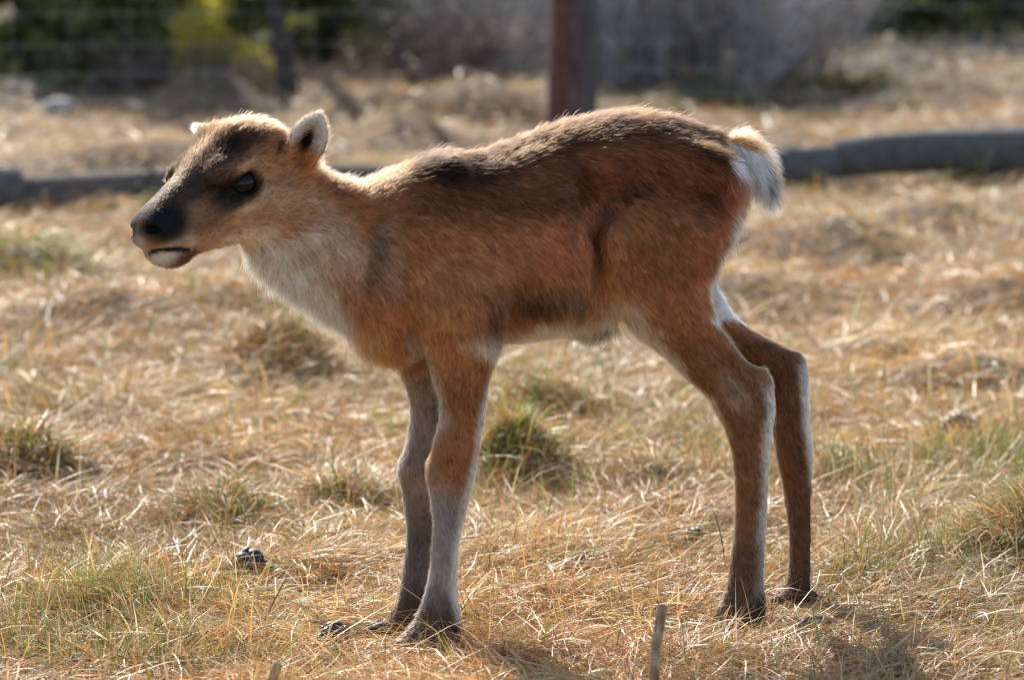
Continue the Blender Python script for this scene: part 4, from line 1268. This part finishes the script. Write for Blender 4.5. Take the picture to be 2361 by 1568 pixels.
# ---- spruces with low boughs
def spruce(label, u, v, y_extra, height, width, seed, low=.0, mat=None):
    rg = np.random.default_rng(seed)
    b = on_ground(u, v, -.02); b[1] += y_extra; b[0] *= (CAM_D + b[1]) / (CAM_D + b[1] - y_extra); b[2] = float(gh(b[0], b[1])) - .02
    e = empty('spruce_tree', tuple(b))
    zs = np.linspace(0, height, 12)
    tv, tf = tubes([(b[None] + np.stack([0 * zs, 0 * zs, zs], 1), np.interp(zs, [0, height], [.02 + height * .014, .006]))], 10)
    mesh_obj('trunk', tv, tf, M_BARK, e)
    limbs, cs = [], []
    nb = int(75 * max(height, .9) / 2) + 20
    for i in range(nb):
        z0 = height * (low + (1 - low) * rg.random() ** 1.5)
        Ln = width * (1.05 - z0 / height) * rg.uniform(.7, 1.1)
        a = rg.uniform(0, 6.28)
        t = np.linspace(0, 1, 6)
        pts = b + np.stack([math.cos(a) * t * Ln, math.sin(a) * t * Ln, z0 + .10 * t * Ln - .38 * (t * Ln) ** 1.5], 1)
        limbs.append((pts, np.linspace(.009, .002, 6)))
        m = int(230 * Ln / max(width, .1))
        tt = rg.random(m) ** .7
        cc = np.stack([np.interp(tt, t, pts[:, k]) for k in range(3)], 1) + rg.normal(0, 1, (m, 3)) * np.array([.07, .07, .035]) * (Ln * .8)
        cs.append(cc)
    lv, lf = tubes(limbs, 4)
    mesh_obj('branches', lv, lf, M_BARK, e)['kind'] = 'stuff'
    cs = np.concatenate(cs); cs[:, 2] = np.maximum(cs[:, 2], b[2] + .02)
    nv, nf = leaves(cs, .030)
    cr = mesh_obj('crown', nv, nf, mat or M_SPRUCE, e, smooth=False); cr['kind'] = 'stuff'
    props(e, label, 'tree', 'dark trees behind the fence')
spruce('dark spruce with low boughs filling the top left corner', 60, 205, .3, 1.5, .60, 1)
spruce('dark spruce just right of the top left corner', 235, 205, .3, 1.3, .50, 2)
spruce('dark spruce between the corner spruces and the yellow shrub', 385, 185, .6, .8, .42, 3)
spruce('dark green spruce right of the leaning sapling', 765, 190, .5, 1.1, .32, 4)
spruce('olive green conifer at the top right behind the bank', 2110, 112, .5, 1.0, .40, 5, mat=M_OLIVE)
spruce('dark conifer behind the yellow shrub', 560, 170, 1.1, .75, .42, 6)
spruce('dark grey conifer in the top right corner', 2330, 105, .6, 1.0, .30, 8)

# ---- leafy shrubs
def shrub(label, u, v, rx, rz, nleaf, size, mat, seed, y_extra=0., cat='shrub', stem=M_TWIGR, name='leafy_shrub', group='low shrubs at the edge of the pasture'):
    rg = np.random.default_rng(seed)
    b = on_ground(u, v, 0); b[0] *= (CAM_D + b[1] + y_extra) / (CAM_D + b[1]); b[1] += y_extra; b[2] = float(gh(b[0], b[1]))
    e = empty(name, tuple(b))
    paths, tips = [], []
    for i in range(22):
        a = rg.uniform(0, 6.28); r = rx * math.sqrt(rg.random()); hh = rz * rg.uniform(.7, 1.9) * (1.15 - .5 * r / rx)
        t = np.linspace(0, 1, 6)[:, None]
        end = np.array([math.cos(a) * r, math.sin(a) * r, hh])
        pts = b + t * end * np.array([1, 1, 0]) + (t ** .8) * end * np.array([0, 0, 1])
        paths.append((pts, np.linspace(.005, .0015, 6))); tips.append(pts)
    sv, sf = tubes(paths, 5)
    mesh_obj('stems', sv, sf, stem, e)['kind'] = 'stuff'
    tp = np.concatenate([t[2:] for t in tips])
    c = tp[rg.integers(0, len(tp), nleaf)] + rg.normal(0, 1, (nleaf, 3)) * np.array([rx * .16, rx * .16, rz * .14])
    c[:, 2] = np.maximum(c[:, 2], b[2] + .01)
    lv, lf = leaves(c, size)
    f = mesh_obj('foliage', lv, lf, mat, e, smooth=False); f['kind'] = 'stuff'
    props(e, label, cat, group)
shrub('bright yellow-green shrub left of the leaning sapling', 462, 226, .11, .14, 3400, .011, M_YELLOW, 11)
shrub('small yellow shrub between the bright shrub and the sapling', 585, 220, .09, .07, 1100, .011, M_YELLOW, 12, .1)
shrub('sparse yellowish shrub right of the dark green spruce', 865, 190, .10, .12, 900, .011, M_YELLOW, 13, .2)
shrub('low olive heath clump behind the near ear', 905, 268, .11, .035, 900, .010, M_HEATH, 14, cat='heath', name='heath_clump')
shrub('low olive heath clump above the calf\'s withers', 1085, 280, .12, .03, 800, .010, M_HEATH, 15, cat='heath', name='heath_clump')
shrub('low green heath clump left of the fence post', 1195, 262, .10, .035, 800, .010, M_HEATH, 16, cat='heath', name='heath_clump')
shrub('low green heath clump right of the fence post', 1630, 245, .13, .035, 900, .010, M_HEATH, 17, cat='heath', name='heath_clump')
shrub('olive heath clump on the bank at the far right', 2120, 255, .12, .03, 700, .010, M_HEATH, 18, cat='heath', name='heath_clump')
shrub('brownish heath clump below the right conifer', 1960, 225, .14, .04, 700, .010, M_HEATH, 19, cat='heath', name='heath_clump')
shrub('dull olive shrub left of the grey thicket by the post', 1120, 175, .13, .06, 420, .011, M_HEATH, 20, .2)

# ---- low heath cover beyond the grass, one mass
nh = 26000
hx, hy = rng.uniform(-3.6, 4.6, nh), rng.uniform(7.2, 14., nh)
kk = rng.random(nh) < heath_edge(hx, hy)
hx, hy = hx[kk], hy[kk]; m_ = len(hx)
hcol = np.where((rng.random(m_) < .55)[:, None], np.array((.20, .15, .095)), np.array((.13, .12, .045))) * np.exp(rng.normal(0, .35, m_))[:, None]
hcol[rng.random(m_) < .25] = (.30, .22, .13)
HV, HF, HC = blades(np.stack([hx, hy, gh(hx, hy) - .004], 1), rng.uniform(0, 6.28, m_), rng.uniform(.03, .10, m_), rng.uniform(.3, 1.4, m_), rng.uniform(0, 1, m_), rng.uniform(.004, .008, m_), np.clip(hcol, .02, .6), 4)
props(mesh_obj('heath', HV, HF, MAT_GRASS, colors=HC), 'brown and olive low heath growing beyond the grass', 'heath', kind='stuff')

# ---- leafless grey thickets: each bush on its own
def bare_bush(label, u, v, rx, height, n, mat, seed, y_extra=0.):
    rg = np.random.default_rng(seed)
    b = on_ground(u, v, 0); b[0] *= (CAM_D + b[1] + y_extra) / (CAM_D + b[1]); b[1] += y_extra; b[2] = float(gh(b[0], b[1]))
    e = empty('bare_bush', tuple(b))
    stems, twigs = [], []
    for i in range(int(n * .72)):
        a = rg.uniform(0, 6.28); r0 = rx * .5 * math.sqrt(rg.random()); lean = rg.uniform(.1, 1.0)
        h = height * rg.uniform(.25, 1.1); t = np.linspace(0, 1, 7)
        p0 = b + np.array([math.cos(a) * r0, math.sin(a) * r0, -.01])
        a2 = a + rg.normal(0, .6)
        pts = p0 + np.stack([math.cos(a2) * lean * h * t ** 1.3, math.sin(a2) * lean * h * t ** 1.3, h * t], 1) + rg.normal(0, .008, (7, 3)) * t[:, None]
        stems.append((pts, np.linspace(.0055, .0012, 7) * rg.uniform(.7, 1.2)))
        for _ in range(9):
            k = rg.uniform(.10, .95); q = np.array([np.interp(k, t, pts[:, c]) for c in range(3)])
            Ln = rg.uniform(.08, .26) * (1.1 - .4 * k); a3 = rg.uniform(0, 6.28)
            d = np.array([math.cos(a3) * .9, math.sin(a3) * .9, rg.uniform(-.2, .9)])
            tt = np.linspace(0, 1, 4)[:, None]
            twigs.append((q + tt * d * Ln, np.linspace(.0024, .0008, 4)))
    sv, sf = tubes(stems, 4); mesh_obj('stems', sv, sf, mat, e)['kind'] = 'stuff'
    tv, tf = tubes(twigs, 3); mesh_obj('twigs', tv, tf, mat, e)['kind'] = 'stuff'
    nb = 260
    ends = np.array([tw[0][-1] for tw in twigs]); c = ends[rg.integers(0, len(ends), nb)] + rg.normal(0, .01, (nb, 3))
    bv, bf = leaves(c, .007)
    mesh_obj('buds', bv, bf, M_HEATH if seed % 2 else M_BUD, e, smooth=False)['kind'] = 'stuff'
    props(e, label, 'bush', 'leafless bushes behind the fence')
for i, (lab_, u, v, rx, h, n, m, ye) in enumerate((
    ('grey leafless bush behind the calf\'s withers', 985, 205, .26, .75, 70, M_TWIGB, .5),
    ('reddish leafless bush above the withers', 1060, 240, .18, .32, 46, M_TWIGR, .0),
    ('grey leafless bush left of the fence post', 1190, 215, .26, .85, 80, M_TWIG, .3),
    ('grey leafless bush directly behind the fence post', 1330, 205, .26, .85, 70, M_TWIG, .8),
    ('tall grey leafless bush just right of the fence post', 1440, 228, .24, .85, 90, M_TWIG, .2),
    ('grey leafless bush above the calf\'s highest back point', 1560, 225, .26, .85, 90, M_TWIGB, .2),
    ('dense grey leafless bush above the rump', 1690, 222, .26, .85, 90, M_TWIG, .3),
    ('grey leafless bush above the white tail', 1815, 205, .26, .80, 80, M_TWIGB, .4),
    ('grey leafless bush where the bank begins', 1930, 130, .24, .75, 66, M_TWIG, .6),
    ('grey leafless bush behind the thicket above the rump', 1620, 120, .30, .95, 80, M_TWIG, 1.4),
    ('grey leafless bush in the gap right of the post', 1500, 110, .30, .95, 80, M_TWIGB, 1.6),
    ('grey leafless bush farthest back above the tail', 1760, 100, .30, .95, 80, M_TWIG, 1.5),
    ('grey leafless bush far behind the ear', 1080, 100, .30, .95, 80, M_TWIGB, 1.5),
    ('pale leafless bush left of the corner conifer', 2215, 90, .22, .7, 50, M_TWIG, .5),
    ('brown leafless bush in front of the dark spruces', 330, 225, .14, .10, 26, M_TWIGR, .0),
    ('brown leafless bush below the yellow shrub', 520, 238, .16, .08, 26, M_TWIGR, .0),
    ('brown leafless bush at the foot of the leaning sapling', 760, 232, .16, .10, 30, M_TWIGR, .0))):
    bare_bush(lab_, u, v, rx, h, n, m, 40 + i, ye)

# ---- pale stone behind the left logs
sc_ = on_ground(140, 268, .012)
sv, sf = uv_sphere(np.zeros(3), (EX, EY, EZ), (.055, .04, .032), 24, 16)
sv = sv * (1 + .18 * noise3(sv + 2, 25.)[:, None] + .06 * noise3(sv, 80.)[:, None]) + sc_
M_STONE = bark_mat('stone', (.20, .18, .16), (.33, .30, .27), (.45, .42, .38), 18, (1, 1, 1))
props(mesh_obj('stone', sv, sf, M_STONE), 'pale grey stone in the grass at the far left', 'stone')
# ------------------------------------------------------------------ small things in the grass
M_DUNG, nt, pbd = new_mat('dark_dung')
nz = tex_noise(nt, 160.0, 5)
nt.links.new(ramp(nt, nz.outputs[0], [(.35, (.010, .010, .011)), (.65, (.034, .034, .038))]), pbd.inputs['Base Color'])
pbd.inputs['Roughness'].default_value = .36
bp = nt.nodes.new('ShaderNodeBump'); bp.inputs['Strength'].default_value = .6; bp.inputs['Distance'].default_value = .002
nt.links.new(nz.outputs[0], bp.inputs['Height']); nt.links.new(bp.outputs[0], pbd.inputs['Normal'])
def dung(label, u, v, size, n, seed, squash=.7):
    """a heap of pressed, wrinkled pellets, each a part"""
    rg = np.random.default_rng(seed)
    g = G(u, v); g[2] = float(gh(g[0], g[1]))
    e = empty('dung_heap', tuple(g))
    for i in range(n):
        k = i / max(1, n - 1)
        a = i * 2.4; r = size * .52 * math.sqrt(1 - k) * rg.uniform(.7, 1.1)
        c = g + np.array([math.cos(a) * r, math.sin(a) * r * .7, size * (.18 + squash * k * .75)])
        ax = rg.normal(size=3); ax /= np.linalg.norm(ax)
        ay = np.cross(ax, rg.normal(size=3)); ay /= np.linalg.norm(ay)
        rr = size * np.array([.27, .19, .16]) * rg.uniform(.85, 1.2)
        V, F = uv_sphere(np.zeros(3), (ax, ay, np.cross(ax, ay)), rr, 16, 10)
        V = V * (1 + .16 * noise3(V + i, 130.)[:, None] + .10 * np.sin((V @ ax) / size * 16)[:, None]) + c
        mesh_obj('pellet', V, F, M_DUNG, e)
    props(e, label, 'dung', 'dark dung in the grass')
dung('largest black wrinkled dung heap, in the grass at lower left', 578, 1348, .050, 24, 1, .55)
dung('small black dung heap just left of the front hooves', 768, 1490, .036, 16, 2)
dung('blurred dark dung at the far right behind the hind legs', 2215, 1008, .050, 9, 3, .6)
dung('small black dung between the front and hind legs', 1600, 1272, .032, 7, 4, .6)
dung('tiny dark dung left of the far front leg', 885, 1330, .018, 4, 5, .4)

M_STICK = bark_mat('stick_bark', (.26, .14, .075), (.44, .27, .15), (.60, .45, .29), 60, (3, 3, 1))
def stub(label, u, vtop, y, lean, r, length):
    top = P(u, vtop, y)
    b = top + np.array([lean, 0.0, -length])
    t = np.linspace(0, 1, 14)[:, None]
    pts = b + (top - b) * t; pts[:, 0] += .0025 * np.sin(t[:, 0] * 7); pts[:, 1] += .002 * np.sin(t[:, 0] * 5 + 1)
    e = empty('stick_stub', tuple(b))
    V, F = tubes([(pts, np.linspace(r * 1.15, r * .9, 14))], 14)
    V += noise3(V, 160.)[:, None] * .0008
    mesh_obj('stem', V, F, M_STICK, e)
    ring = V[-14:]; sh = np.array([.2, 0, 1.0])
    cap = np.vstack([ring, ring.mean(0) + (0.0, 0, .0025)])
    mesh_obj('broken_tip', cap, [(j, (j + 1) % 14, 14) for j in range(14)], M_CUT, e, smooth=False)
    props(e, label, 'stick', 'broken stubs in the foreground')
stub('upright brown broken stub at the bottom, in front of the hind legs', 1524, 1398, -.62, -.012, .0060, .17)
stub('tip of a brown stub at the bottom edge left of the hooves', 637, 1530, -.52, -.014, .0060, .09)

def twig(label, u0, v0, u1, v1, r, mat, dz=.006):
    a, b = G(u0, v0), G(u1, v1)
    t = np.linspace(0, 1, 16)
    pts = a[None] + (b - a)[None] * t[:, None]
    pts[:, 1] += .006 * np.sin(t * 6); pts[:, 2] = gh(pts[:, 0], pts[:, 1]) + dz + .004 * np.sin(t * 3.1)
    V, F = tubes([(pts, r * (1 - .35 * t) * (1 + .1 * np.sin(t * 20)))], 10)
    V += noise3(V, 200.)[:, None] * .0008
    F = [tuple(f) for f in F] + [tuple(range(10)), tuple(reversed(range(len(V) - 10, len(V))))]
    props(mesh_obj('fallen_twig', V, F, mat), label, 'twig')
M_RED = bark_mat('red_bark', (.07, .03, .022), (.16, .07, .05), (.28, .14, .10), 70, (1, 1, 1))
twig('reddish-brown twig lying behind the foreground stub', 1425, 1492, 1600, 1494, .0062, M_RED, .012)
twig('pale grey bark strip lying between and below the hind hooves', 1845, 1452, 1925, 1440, .0055, M_CUT, .010)
a = G(1672, 1312); a[2] = float(gh(a[0], a[1])) - .004; b = P(1645, 1180, a[1] + .02)
t = np.linspace(0, 1, 12)[:, None]
V, F = tubes([(a + (b - a) * t + np.array([.004, 0, 0]) * np.sin(t * 3.1), np.linspace(.0018, .0005, 12))], 6)
props(mesh_obj('dry_stalk', V, F, M_RED), 'rust-red dry stalk standing left of the near hind leg', 'stalk')
